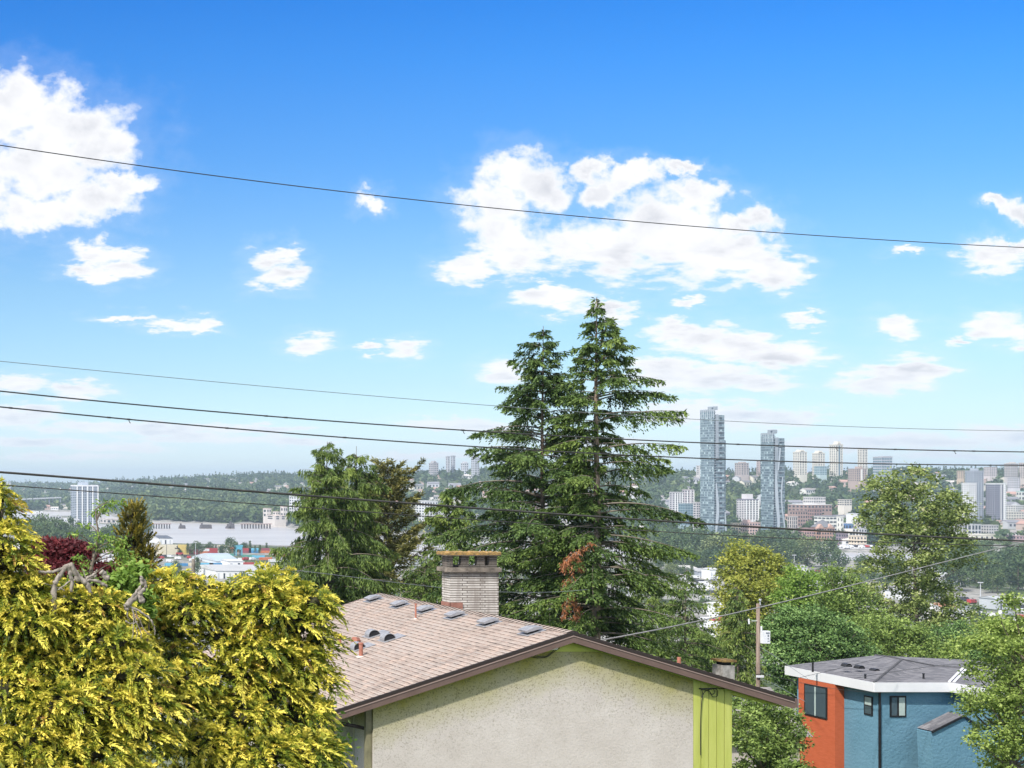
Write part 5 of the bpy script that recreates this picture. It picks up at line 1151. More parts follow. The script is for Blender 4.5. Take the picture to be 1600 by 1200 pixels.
tower('small brownish highrise between the two glass towers', 1148, 1170, 724, 742, (.42, .36, .34), 6, 6, steps=((.3, .75, 2.5),), fw=.45)
tower('brown slab edge peeking out left of the second glass tower', 1182, 1192, 720, 742, (.45, .36, .33), 3, 7, fw=.4)
tower('pale small highrise left of the tallest glass tower', 1088, 1099, 728, 742, (.55, .52, .50), 3, 5, fw=.4)
tower('grey rounded highrise on the far left skyline beside the bare tree', 670, 685, 724, 746, (.40, .38, .38), 5, 7, Y=3600, steps=((.15, .85, 2), (.3, .7, 4)))
tower('pair of slim grey highrise slabs, left half', 696.5, 703, 714, 745, (.44, .44, .46), 2, 12, Y=3600, fw=.4)
tower('pair of slim grey highrise slabs, right half', 704, 711.5, 713, 745, (.38, .39, .42), 2, 12, Y=3620, fw=.4)
tower('faint round topped highrise just left of the firs', 720, 732, 724, 745, (.50, .50, .52), 4, 6, Y=3900, steps=((.2, .8, 3),))
tower('pale slab partly behind the left fir branches', 736, 749, 711, 745, (.44, .45, .48), 4, 12, Y=3300)
tower('pale glass highrise glimpsed between the two firs, left one', 866, 884, 702, 745, (.55, .58, .62), 5, 14, Y=3000, wm=M_wblue)
tower('pale glass highrise glimpsed between the two firs, right one', 888, 906, 712, 745, (.58, .60, .63), 5, 12, Y=3000, wm=M_wblue)
# --- right hand apartment towers
tower('grey apartment tower rising behind the white one at right', 1508, 1537, 738, 816, (.36, .39, .44), 7, 24, Y=2000, cap=60, fw=.5, pent=(.3, .7, 3), steps=())
tower('white apartment tower with small square windows at right', 1502.5, 1526, 757, 817, (.72, .71, .70), 7, 19, Y=1960, cap=100, fw=.45, fh=.45)
tower('dark grey slab tower with a white right end', 1540, 1571.5, 757, 812, (.27, .27, .32), 9, 18, Y=1990, cap=90, fw=.6, fh=.4, strip=(.52, .58, wallmat((.72, .72, .72))), roof=(.6, .6, .6))
tower('white end block attached right of the dark grey slab tower', 1567.5, 1572.5, 756, 811, (.70, .70, .70), 2, 18, Y=1980, fw=.2, cap=36)
tower('orange beige small block on the right skyline', 1495, 1507, 736, 748, (.55, .43, .32), 4, 4, Y=2750)
tower('white and brown slab on the right skyline above the grey tower', 1537, 1558, 730, 744, (.56, .50, .49), 8, 6, Y=2800, fw=.5)
tower('large beige stepped block at the right skyline', 1569, 1591, 725, 746, (.50, .46, .44), 8, 8, Y=2700, steps=((.1, .4, 2), (.5, .8, 3)), fw=.6)
tower('beige block cut by the right edge of the picture', 1592, 1612, 724, 748, (.58, .52, .48), 6, 8, Y=2700)
tower('small white terraced block below the stepped beige block', 1574, 1594, 747, 763, (.58, .56, .58), 7, 6, Y=2500)
block('teal_roof_house', 'white house with a teal roof at the right edge', 1588, 1606, 768, 782, (.62, .62, .58), 4, 2, roof=(.22, .48, .42))
block('terrace_building', 'long white terraced building at the right edge below the towers', 1568, 1610, 790, 800, (.66, .64, .62), 12, 3)
block('terrace_building', 'cream stepped building right of the dark slab tower', 1548, 1600, 800, 812, (.64, .60, .54), 12, 3)
block('office_building', 'grey white office with tall dark openings below the white apartment tower', 1506, 1533, 820, 837, (.56, .56, .57), 5, 2, fw=.6, fh=.75)
block('office_building', 'pale office at the right side of the cottonwood', 1484, 1508, 820, 836, (.60, .58, .57), 6, 4)
block('office_building', 'low beige office right of the grey white office', 1533, 1560, 821, 834, (.52, .50, .49), 7, 3)
block('warehouse', 'long cream low building along the right riverbank', 1490, 1562, 836, 845, (.66, .62, .53), 10, 1, fw=.3)
block('warehouse', 'pink and blue low building at the right edge of the bank', 1571, 1608, 838, 847, (.46, .32, .33), 8, 2)
# --- downtown left of / between glass towers
block('apartment_block', 'white apartment block with dark balconies between the glass towers', 1151, 1185, 781, 812, (.60, .57, .57), 8, 11, Y=2000, fw=.55, fh=.45, pil=4, roof=(.16, .15, .2), pent=(.25, .75, 7))
block('office_building', 'pink and cream low office in front of the white apartment block', 1157, 1188, 817, 836, (.60, .44, .40), 8, 4, Y=1760, pent=(.0, .3, 3))
block('office_building', 'yellow cream low building right of the tallest glass tower', 1142, 1158, 818, 834, (.66, .55, .38), 4, 3, Y=1765)
block('apartment_block', 'pale apartment block at the right edge of the firs', 1046, 1066, 770, 806, (.50, .48, .50), 5, 11, Y=2050, pil=3)
block('apartment_block', 'brownish balconied block beside the pale one near the firs', 1066, 1084, 766, 800, (.48, .43, .44), 5, 9, Y=2150, pil=2)
block('office_building', 'blue glass office left of the tallest glass tower', 1060, 1083, 788, 820, (.28, .36, .40), 6, 8, Y=1850, wm=M_wblue, fw=.8, fh=.7)
block('apartment_block', 'beige balconied block hugging the tallest glass tower', 1083, 1094, 786, 826, (.52, .50, .50), 3, 11, Y=1800, fw=.6)
block('hospital_block', 'brown terraced complex with a long white roof line right of the second glass tower', 1231, 1300, 789, 800, (.33, .23, .20), 12, 2, Y=2050, roof=(.62, .60, .58))
block('office_building', 'brown brick terraced building below the long white roof line', 1234, 1262, 799, 828, (.36, .25, .22), 7, 5, Y=1850)
block('office_building', 'beige striped office right beside the second glass tower', 1230, 1246, 808, 836, (.52, .47, .44), 5, 5, Y=1780, fw=.4, fh=.8)
block('office_building', 'dark red brick block stepping down the hill', 1262, 1284, 796, 815, (.30, .19, .17), 6, 4, Y=1950)
block('office_building', 'row of small red and grey shopfronts above the riverside woods', 1244, 1272, 826, 840, (.42, .26, .24), 8, 3, Y=1720)
block('parkade', 'long white parking structure with dark openings behind the brick station', 1272, 1313, 807, 830, (.70, .69, .64), 7, 4, Y=1790, fw=.75, fh=.4, roof=(.2, .2, .22))
block('office_building', 'tall white end block of the parking structure', 1308, 1318, 808, 832, (.72, .70, .64), 2, 3, Y=1770, fw=.25)
block('theatre_building', 'blue and white building with a slanted white wall', 1317, 1336, 818, 830, (.10, .19, .38), 4, 1, Y=1800, roof=(.7, .7, .7))
block('theatre_building', 'large blank white wall beside the cottonwood', 1322, 1341, 803, 819, (.74, .74, .73), 0, 0, Y=1830)
# brick station with steep dark hip roof
def station():
    Y = 1725; root, (x0, x1, Y, dep, zb, zt) = block('brick_station', 'red brick station with steep dark hipped roof and gables', 1267, 1304, 825, 842, (.44, .27, .21), 9, 3, Y=Y, dep=16)
    M_sl = mottled('slate', (.12, .125, .14), (.18, .185, .20), .3); z = lambda v: GZ(v, Y)
    mb = MB()
    def hip(a, b, zt_, za, ins):
        c = (Y-.6, Y+dep+.6); A = [(a, c[0], zt_), (b, c[0], zt_), (b, c[1], zt_), (a, c[1], zt_)]; R1 = (a+ins, Y+dep/2, za); R2 = (b-ins, Y+dep/2, za)
        mb.poly([A[0], A[1], R2, R1], M_sl); mb.poly([A[1], A[2], R2], M_sl); mb.poly([A[2], A[3], R1, R2], M_sl); mb.poly([A[3], A[0], R1], M_sl)
    hip(x0-.6, x1+.6, zt+.9, z(812), 8); part(mb, 'hip_roof', root)
    for uc in (1282, 1297):
        mb = MB(); xc = GX(uc, Y); mb.prism([(xc-4, Y-1.2, zt-.5), (xc+4, Y-1.2, zt-.5), (xc, Y-1.2, zt+5)], (0, 5, 0), wallmat((.46, .30, .24))); part(mb, 'gable', root)
station()
block('office_building', 'cream riverside office with three rows of square windows', 1326, 1354, 838, 855, (.68, .58, .46), 6, 3, Y=1640, fw=.45, fh=.5)
block('office_building', 'grey and white building with an arched roof beside the cream riverside office', 1332, 1354, 826, 838, (.60, .59, .60), 5, 2, Y=1720)
block('office_building', 'beige building above the arched one', 1334, 1356, 815, 826, (.58, .53, .45), 5, 2, Y=1780)
block('office_building', 'dark brick block left of the cream riverside office', 1306, 1325, 834, 851, (.24, .19, .22), 5, 3, Y=1660)
block('terrace_building', 'cream three tier terrace on the hillside above the parking structure', 1309, 1331, 781, 790, (.68, .62, .55), 6, 3, Y=2150, fw=.7, fh=.5)
block('terrace_building', 'row of white townhouses on the hillside right of the second glass tower', 1255, 1290, 777, 786, (.66, .62, .60), 12, 2, Y=2200)
# --- left part of the bank
tower('white lattice apartment tower alone at far left behind the sapling', 110.5, 153, 760, 819, (.33, .37, .43), 14, 22, Y=2450, cap=100, fw=.7, fh=.5, pent=(.28, .62, 5), pil=4, roof=(.6, .6, .62))
block('podium', 'low white podium at the foot of the far left apartment tower', 98, 124, 812, 824, (.64, .64, .66), 7, 3, Y=2400)
tower('faint pale highrise at the far left edge', 8, 17, 753, 771, (.52, .53, .54), 3, 6, Y=5200)
for i, (u0, u1, vt, vb, c, lab) in enumerate(((22, 62, 803.5, 809, (.60, .60, .60), 'flat white warehouse roof at far left near the river'), (50, 70, 800, 804, (.70, .70, .70), 'small bright white shed at far left near the river'), (28, 50, 808, 818, (.45, .46, .5), 'grey low building behind the left wood'),
     (70, 96, 806, 811, (.5, .5, .5), 'grey long shed between the left wood and the river'), (156, 196, 811, 818, (.52, .48, .46), 'pinkish long low building right of the far left tower'), (150, 185, 822, 832, (.50, .50, .52), 'grey low building behind the sapling leaves'))):
    block('warehouse', lab, u0, u1, vt, vb, c, 6, 1, dep=30)
block('apartment_block', 'white balconied block behind the left edge of the drooping cedars', 452, 476, 776, 806, (.66, .65, .66), 6, 7, Y=2650)
block('apartment_block', 'white midrise seen through the bare tree branches', 646, 684, 784, 818, (.62, .62, .62), 9, 8, Y=2150)
block('apartment_block', 'white midrise just left of the firs behind the small cedar', 684, 716, 790, 822, (.60, .61, .62), 7, 7, Y=2100)
block('apartment_block', 'white midrise glimpsed through the lower fir branches', 790, 822, 775, 815, (.62, .63, .65), 8, 9, Y=2200)
block('apartment_block', 'white midrise glimpsed between the two fir trunks', 868, 900, 780, 822, (.60, .60, .62), 8, 9, Y=2150)
for i, (u0, u1, vt, vb) in enumerate(((411, 424, 795, 808), (426, 437, 797, 809), (438, 449, 792, 808), (415, 447, 803, 812))):
    block('riverside_condo', ('leftmost', 'middle', 'rightmost', 'lowest and longest')[i]+' of the white riverside condos left of the drooping cedars', u0, u1, vt+(i%2)*3, vb, (.52, .48, .45), 3, 2, Y=2560-i*20, roof=(.5, .42, .38))

# --- hillside houses (copies) -------------------------------------------------
hr = np.random.default_rng(99)
def house_proto(wc, rc, w, d, h):
    root = empty('hillside_house', (0, 0, 0)); mw = wallmat(wc); mr = wallmat(rc)
    mb = MB(); mb.box(-w/2, w/2, -d/2, d/2, -6, h, mw); mb.build('wall', root)
    mb = MB(); mb.poly([(-w/2-.6, -d/2-.6, h), (w/2+.6, -d/2-.6, h), (w/2+.6, 0, h+3.2), (-w/2-.6, 0, h+3.2)], mr); mb.poly([(w/2+.6, d/2+.6, h), (-w/2-.6, d/2+.6, h), (-w/2-.6, 0, h+3.2), (w/2+.6, 0, h+3.2)], mr)
    mb.poly([(-w/2, -d/2, h), (-w/2, 0, h+3.1), (-w/2, d/2, h)], mw); mb.poly([(w/2, -d/2, h), (w/2, d/2, h), (w/2, 0, h+3.1)], mw); mb.build('roof', root)
    for i in range(3):
        mb = MB(); mb.box(-w*.36+i*w*.29, -w*.36+i*w*.29+w*.14, -d/2-.12, -d/2-.02, h*.35, h*.75, M_wdark); mb.build('window', root)
    return root
protos = [house_proto(*a) for a in (((.66, .64, .60), (.26, .24, .23), 14, 10, 6), ((.60, .52, .44), (.30, .21, .18), 16, 11, 6), ((.50, .50, .52), (.20, .20, .22), 18, 12, 8), ((.70, .69, .68), (.48, .45, .42), 20, 12, 5), ((.52, .40, .35), (.38, .24, .20), 15, 10, 7), ((.64, .60, .50), (.16, .16, .17), 22, 12, 9))]
first = [True]*6
def put_tree_copy(p, loc, rz, sc, label, cat, group, used):
    c = p if used is None else p.copy()
    if used is not None:
        COL.objects.link(c)
        for ch in list(p.children): d = ch.copy(); COL.objects.link(d); d.parent = c
    c.location = loc; c.rotation_euler = (0, 0, rz); c.scale = (sc, sc, sc); tag(c, label, cat, group); later(c, label); return c
HOUSES = []
def blocked(u, v, Y, top, mar=1.0):
    for (a, b, vt, vb, Yb) in RECTS:
        if a-mar < u < b+mar and Y < Yb+15 and top < vb-max(1.2, .28*(vb-vt)) and v > vt and Y > Yb-900: return True
    return False
nh_ = 0
for it in range(9000):
    if nh_ >= 290: break
    u = hr.uniform(-60, 1640)
    Yf_ = float(lerp(u, UF, FAR)); Yr_ = float(lerp(u, [130, 240, 430, 600, 760, 1040, 1700], [7000, 5600, 4800, 3900, 3500, 3200, 3200]))
    Y = hr.uniform(Yf_+60, Yr_+50)
    if 205 < u < 440 and Y < 3700: continue
    x = GX(u, Y); z = gz(x, Y); v = HV+(HZ-z)*F/Y
    if blocked(u, v, Y, v-9*F/Y, 3) : continue
    if any(abs(u-a) < 7 and abs(v-b) < 4 for a, b in HOUSES): continue
    HOUSES.append((u, v)); k = hr.integers(0, 6); w = 9*F/Y
    RECTS.append((u-w*.8, u+w*.8, v-8*F/Y, v-1.2, Y))
    side_ = 'left of the firs' if u < 800 else 'right of the firs'
    put_tree_copy(protos[k], (x, Y, z+.5), hr.choice([0, pi/2, .3, -.25]), hr.uniform(.9, 1.35), ('white house with dark roof', 'beige house with brown roof', 'grey house with dark roof', 'long white house with pale roof', 'reddish house with brown roof', 'cream house with black roof')[k]+' on hillside '+side_,
                  'house', 'small houses on the far hillside', None if first[k] else 1); first[k] = False; nh_ += 1

# --- woods on the far hills (too many to count) ------------------------------
BRT = [0]
def woods():
    r = np.random.default_rng(5); V = []; T = []; tot = 0
    def crowns(X, Y, Z, H, Wd, con, tone, K):
        n = len(X); N = n*K
        q = r.random((n, K)); az = r.uniform(0, 2*pi, (n, K))
        rad_b = np.sqrt(np.clip(1-(2*q-1)**2, 0, 1))*0.5; rad_c = (1-q)*0.42+.03
        rad = np.where(con[:, None], rad_c, rad_b)*Wd[:, None]*r.uniform(.75, 1.12, (n, K))
        cx = X[:, None]+rad*np.cos(az); cy = Y[:, None]+rad*np.sin(az); cz = Z[:, None]+H[:, None]*(0.12+.88*q)
        P = np.stack([cx, cy, cz], -1).reshape(-1, 3); out = np.stack([np.cos(az), np.sin(az), np.where(con[:, None], -.2, (2*q-1)*1.2)], -1).reshape(-1, 3)
        D = unit(out+r.normal(size=(N, 3))*.5); s = np.repeat(Wd*np.where(con, .42, .5), K)*r.uniform(.6, 1.2, N)
        Vv, _ = cards(P-D*s[:, None]*.5, D, s, s*.85, nrm=r.normal(size=(N, 3))+np.array([0, -.3, .8]))
        t = np.clip(np.repeat(tone, K)+r.normal(size=N)*.10+.12*(q.reshape(-1)-.5), 0, 1); V.append(Vv); T.append(np.repeat(t, 4))
    def region(n, u0, u1, ya, yb, hmin, hmax, pcon, dens=None, K=26):
        u = r.uniform(u0, u1, n*2); f0 = lerp(u, UF, FAR); Y = ya(u, f0)+(yb(u, f0)-ya(u, f0))*r.random(n*2)**1.0; X = (u-CX)/F*Y; Z = ground_z(X, Y)
        H = r.uniform(hmin, hmax, n*2); v = HV+(HZ-Z)*F/Y; top = v-H*F/Y
        clump = vnoise(X/70, Y/110); keep = clump > (dens if dens is not None else .0)
        keep &= np.array([not blocked(a, b, c, d) for a, b, c, d in zip(u, v, Y, top)])
        idx = np.where(keep)[0][:n]; con = (r.random(len(idx)) < pcon) & (vnoise(X[idx]/120+5, Y[idx]/120) > .3)
        tone = BRT[0]+np.where(con, .22, .50)+(vnoise(X[idx]/40, Y[idx]/40)-.5)*.5
        Wd = np.where(con, H[idx]*.42, H[idx]*.85)
        crowns(X[idx], Y[idx], Z[idx]-1, H[idx]*np.where(con, 1.25, .85), Wd, con, tone, K)
    R0 = lambda u, f: lerp(u, [130, 240, 430, 600, 760, 1040, 1700], [7000, 5600, 4800, 3900, 3500, 3200, 3200])
    BRT[0] = .10; region(2600, 195, 470, lambda u, f: f+12, lambda u, f: f+650, 16, 26, .12, None, 40); BRT[0] = 0         # wooded bluff
    region(3000, 470, 1000, lambda u, f: f+40, lambda u, f: R0(u, f)+60, 12, 22, .4, .30)
    region(4600, 1000, 1680, lambda u, f: f+60, lambda u, f: R0(u, f)+80, 11, 20, .42, .30)
    region(900, 1000, 1680, lambda u, f: R0(u, f)-250, lambda u, f: R0(u, f)+120, 13, 24, .6)
    region(1100, 380, 1000, lambda u, f: R0(u, f)-300, lambda u, f: R0(u, f)+100, 14, 26, .6)
    region(2600, 170, 480, lambda u, f: f+650, lambda u, f: R0(u, f)+100, 16, 28, .5, .2)
    region(2600, -120, 200, lambda u, f: f+20, lambda u, f: R0(u, f)+100, 16, 30, .45, .2)
    Vv = np.concatenate(V); o = obj('hillside_woods', mesh_np('hillside_woods', Vv, np.arange(len(Vv)).reshape(-1, 4), L_far, attrs={'tint': np.concatenate(T)})); tag(o, kind='stuff')
woods()

# --- individual trees on the flat near bank -----------------------------------
def far_tree_proto(seed, H, Wd, shape):
    r = np.random.default_rng(seed); root = empty('riverside_tree', (0, 0, 0)); fol = Fol(); n = 46; per = 26
    q = r.random(n); rad = np.sqrt(np.clip(1-(2*q-1)**2, 0, 1))*.5*Wd if shape else (1-q*.9)*.42*Wd
    rad = rad*r.uniform(.5, 1.0, n); az = r.uniform(0, 2*pi, n); C = np.stack([rad*np.cos(az), rad*np.sin(az), H*(.16+.78*q)], 1)
    off = r.normal(size=(n*per, 3))*Wd*.085; P = np.repeat(C, per, 0)+off
    fol.add(P, unit(off)+r.normal(size=(n*per, 3))*.5, Wd*.10, Wd*.075, np.clip(.48+np.repeat(r.normal(size=n)*.2, per)+r.normal(size=n*per)*.1+.02*off[:, 2], 0, 1), nrm=unit(off)+np.array([0, 0, .4])+r.normal(size=(n*per, 3))*.4)
    w = Wood(5); s = np.linspace(0, 1, 5); w.add(np.stack([s*0, s*0, s*H*.8], 1), .45*(1-.8*s)); obj('trunk', w.mesh('trunk', M_bark), root); obj('crown', fol.mesh('crown', L_rv if shape != 2 else L_rvp), root); return root
L_rv = leafmat('riverside_leaves', [(0, (0.03, 0.06, 0.026)), (0.5, (0.08, 0.13, 0.05)), (1, (0.19, 0.24, 0.09))], .2)
L_rvp = leafmat('riverside_pale_leaves', [(0, (0.07, 0.10, 0.04)), (0.5, (0.14, 0.18, 0.07)), (1, (0.24, 0.28, 0.12))], .2)
tp = [far_tree_proto(1, 24, 17, 1), far_tree_proto(2, 28, 18, 1), far_tree_proto(3, 20, 16, 1), far_tree_proto(4, 26, 12, 0), far_tree_proto(5, 26, 20, 2)]; tfirst = [True]*5
tr = np.random.default_rng(17)
def rtree(u, vtop, vbase, k, label, group):
    Y = F*(HZ-2.5)/(vbase-HV); x = GX(u, Y); z = gz(x, Y); H0 = (24, 28, 20, 26, 26)[k]; sc = max(.25, ((vbase-vtop)/F*Y)/H0)
    put_tree_copy(tp[k], (x, Y, z-.2), tr.uniform(0, 6), sc, label, 'tree', group, None if tfirst[k] else 1); tfirst[k] = False
def band(n, u0, u1, vb0, vb1, h0, h1, label, group, ks=(0, 1, 2, 3)):
    for i in range(n):
        u = u0+(u1-u0)*(i+tr.random())/n; vb = tr.uniform(vb0, vb1); rtree(u, vb-tr.uniform(h0, h1), vb, int(tr.choice(ks)), label, group)
g1 = 'trees of the riverside wood below the glass towers'
band(34, 1030, 1245, 872, 886, 34, 52, 'blue green tree in wood below the glass towers', g1); band(16, 1040, 1200, 886, 894, 26, 40, 'blue green tree in wood below the glass towers', g1)
rtree(1119, 836, 886, 4, 'pale rounded tree standing out of the wood below the tallest glass tower', None)
rtree(1262, 838, 886, 4, 'pale rounded tree, left of the pair below the brick station', None); rtree(1292, 840, 890, 1, 'broad green tree, right of the pair below the brick station', None); rtree(1235, 844, 888, 1, 'broad dark tree left of the pale pair below the brick station', None)
rtree(1310, 860, 893, 0, 'smaller green tree at the water right of the pair', None)
band(14, 38, 112, 850, 872, 40, 54, 'grey green tree in wood behind spire cypress', 'trees of the wood at far left'); band(12, 108, 200, 850, 872, 34, 44, 'grey green tree behind the burgundy maple and the sapling', 'trees behind the burgundy maple')
band(6, 190, 236, 822, 838, 22, 30, 'grey green tree at left end of broken trestle', 'trees by the trestle end')
band(18, 272, 420, 860, 868, 10, 19, 'small dark tree in row behind the containers', 'row of trees behind the container yard'); rtree(361, 839, 868, 1, 'largest tree in the row behind the container yard', None); rtree(312, 848, 866, 0, 'second largest tree in the row behind the container yard', None)
g2 = 'trees of the wood at lower right'
band(26, 1470, 1640, 880, 900, 28, 44, 'blue green tree in wood right of cottonwood', g2); band(18, 1480, 1640, 905, 930, 34, 54, 'blue green tree in wood right of cottonwood', g2)
band(14, 1000, 1110, 880, 905, 10, 22, 'small tree among sheds right of firs', 'small trees among the sheds'); band(12, 1230, 1420, 892, 925, 16, 28, 'small tree on the flats behind the green trees', 'small trees on the flats')
band(12, 440, 700, 850, 900, 14, 26, 'small tree on the flats behind the cedars', 'small trees behind the cedars'); band(10, 1100, 1600, 935, 985, 16, 34, 'tree on the flats low at right', 'trees on the flats low at right')

band(110, 200, 1090, 885, 1060, 14, 34, 'tree on the flats between the cedars and the sheds', 'trees on the flats below the firs', (0, 1, 2, 3, 4))
# --- broken rail trestle and piers --------------------------------------------
M_tim = mottled('dark_timber', (.06, .055, .06), (.14, .125, .13), .4)
def trestle(label, u0, u1, n, Y):
    x0, x1 = GX(u0, Y), GX(u1, Y); root = empty('rail_trestle', ((x0+x1)/2, Y, 0)); tag(root, label, 'bridge'); z = GZ(818, Y)
    mb = MB(); mb.box(x0, x1, Y-2.5, Y+2.5, z-1.2, z, mottled('rusty_deck', (.22, .15, .14), (.34, .24, .22), .3)); part(mb, 'deck', root)
    for i in range(n):
        xx = x0+(x1-x0)*(i+.5)/n; mb = MB()
        for dy in (-2, 0, 2): mb.tube([(xx, Y+dy*1.3, -3), (xx, Y+dy, z-1.2)], .55, M_tim, 6)
        mb.box(xx-.4, xx+.4, Y-2.6, Y+2.6, z-2, z-1.2, M_tim); part(mb, 'pile_bent', root)
YT = F*HZ/(826-HV)
trestle('left part of the broken rail trestle in the river', 226, 267, 10, YT); trestle('right part of the broken rail trestle in the river', 376, 424, 11, YT)
for (u0, u1, vt, lab) in ((280, 290.5, 820, 'small dark timber pier, leftmost in the gap of the trestle'), (313, 331.5, 819, 'widest dark timber pier in the gap of the trestle'), (353.5, 361, 821, 'small pier with a pale top near the right trestle'), (358, 367, 817, 'small rusty pier set back behind the pale topped one')):
    x0, x1 = GX(u0, YT), GX(u1, YT); root = empty('timber_pier', ((x0+x1)/2, YT+4, 0)); tag(root, lab, 'pier')
    mb = MB(); mb.prism([(x0, YT, -2), (x1, YT, -2), (x1-1, YT, GZ(vt+1, YT)), (x0+2, YT, GZ(vt+1, YT))], (0, 9, 0), M_tim); part(mb, 'timber_fender', root)
    mb = MB(); mb.box(x0+2, x0+4.5, YT+1, YT+4, GZ(vt+1, YT)+.01, GZ(vt-2, YT), M_tim); mb.box(x0+5, x1-1.5, YT+1, YT+7, GZ(vt+1, YT)+.01, GZ(vt+1, YT)+.8, M_roofd); part(mb, 'post', root)
# far left highway bridge
YB2 = 3900; x0, x1 = GX(15, YB2), GX(96, YB2); root = empty('highway_bridge', ((x0+x1)/2, YB2, 0)); tag(root, 'long grey highway bridge on tall piers at far left', 'bridge')
mb = MB(); mb.prism([(x0, YB2, GZ(780, YB2)), (x1, YB2, GZ(776.5, YB2)), (x1, YB2, GZ(778.3, YB2)), (x0, YB2, GZ(782, YB2))], (0, 14, 0), wallmat((.42, .43, .45))); part(mb, 'deck', root)
for u in np.linspace(18, 94, 14):
    mb = MB(); mb.box(GX(u, YB2), GX(u, YB2)+3, YB2+3, YB2+11, -1, GZ(778.5+(95-u)*.03, YB2)-.5, wallmat((.24, .26, .30))); part(mb, 'bridge_pier', root)

# --- container yard --------------------------------------------------------------
def cont_mesh(col, name, L=12.2, Hh=2.6):
    def fn(t, b):
        g = t.n('ShaderNodeTexCoord').outputs['Object']; w = t.n('ShaderNodeTexWave', ins={'Vector': g, 'Scale': 1.6}); bp = t.n('ShaderNodeBump', ins={'Height': w.outputs[0 if len(w.outputs) < 2 else 1], 'Strength': .8, 'Distance': .05}); t.link(bp.outputs[0], b.inputs['Normal'])
    m = pbr('paint_'+name, col, .5, fn=fn); mb = MB(); mb.box(-L/2, L/2, -1.2, 1.2, .05, Hh, m)
    for sx in (-L/2+.08, L/2-.08):
        for sy in (-1.2, 1.2): mb.box(sx-.1, sx+.1, sy-.06, sy+.06, 0, Hh+.02, M_drip)
    return mb.mesh('shipping_container')
CM = {k: cont_mesh(c, k) for k, c in (('cream', (.62, .56, .42)), ('yellow', (.66, .50, .16)), ('red', (.38, .06, .06)), ('maroon', (.26, .07, .09)), ('orange', (.52, .16, .07)), ('white', (.68, .68, .68)), ('blue', (.06, .22, .42)), ('sky blue', (.14, .42, .58)), ('green', (.10, .30, .24)), ('brown', (.32, .18, .13)), ('grey', (.34, .36, .38)))}
def cont(u, v, k, lab, lev=0, rz=0):
    Y = F*(HZ-2.6)/(v-HV); x = GX(u, Y); o = obj('shipping_container', CM[k], None, (x, Y, gz(x, Y)+.1+2.62*lev), None, rz)
    tag(o, lab, 'shipping container', 'shipping containers in the yard'); return o
for c in range(3):
    for lev in range(4):
        k = 'cream' if c < 2 else 'yellow'
        cont(251+c*17.5, 866.5, k, '%s container, %s, in the %s column of the big pale stack' % (k, ('bottom one', 'second from the bottom', 'third from the bottom', 'topmost')[lev], ('left', 'middle', 'right')[c]), lev)
row = [(300, 866, 'maroon', 0), (300, 866, 'maroon', 1), (316, 865, 'orange', 0), (318, 865, 'white', 1), (331, 864, 'red', 0), (331, 864, 'red', 1), (349.5, 863, 'white', 0), (349.5, 863, 'white', 1), (349.5, 863, 'cream', 2), (366, 863, 'orange', 1), (366, 863, 'brown', 0), (383, 864, 'maroon', 0), (383, 864, 'red', 1), (397, 864, 'blue', 0), (397, 864, 'sky blue', 1), (413, 864, 'orange', 0), (413, 864, 'maroon', 1), (430, 865, 'brown', 0),
       (356, 869, 'green', 0), (388, 871, 'green', 0), (404, 872, 'sky blue', 0), (268, 884, 'sky blue', 0), (283, 884.5, 'blue', 0), (301, 884, 'cream', 0), (322, 884, 'sky blue', 0), (337, 884, 'blue', 0), (386, 883, 'red', 0), (372, 882, 'white', 0), (415, 875, 'orange', 0), (430, 878, 'white', 0), (440, 870, 'red', 0)]
wn = ('lower', 'upper', 'topmost')
for i, (u, v, k, lev) in enumerate(row):
    zone = 'in the back row' if v < 867 else ('in the middle of the yard' if v < 880 else 'before the pale blue roof')
    cont(u, v, k, '%s %s shipping container %s, %s' % (wn[lev], k, zone, 'left end' if u < 308 else ('left part' if u < 340 else ('centre' if u < 370 else ('right part' if u < 410 else 'right end')))), lev)
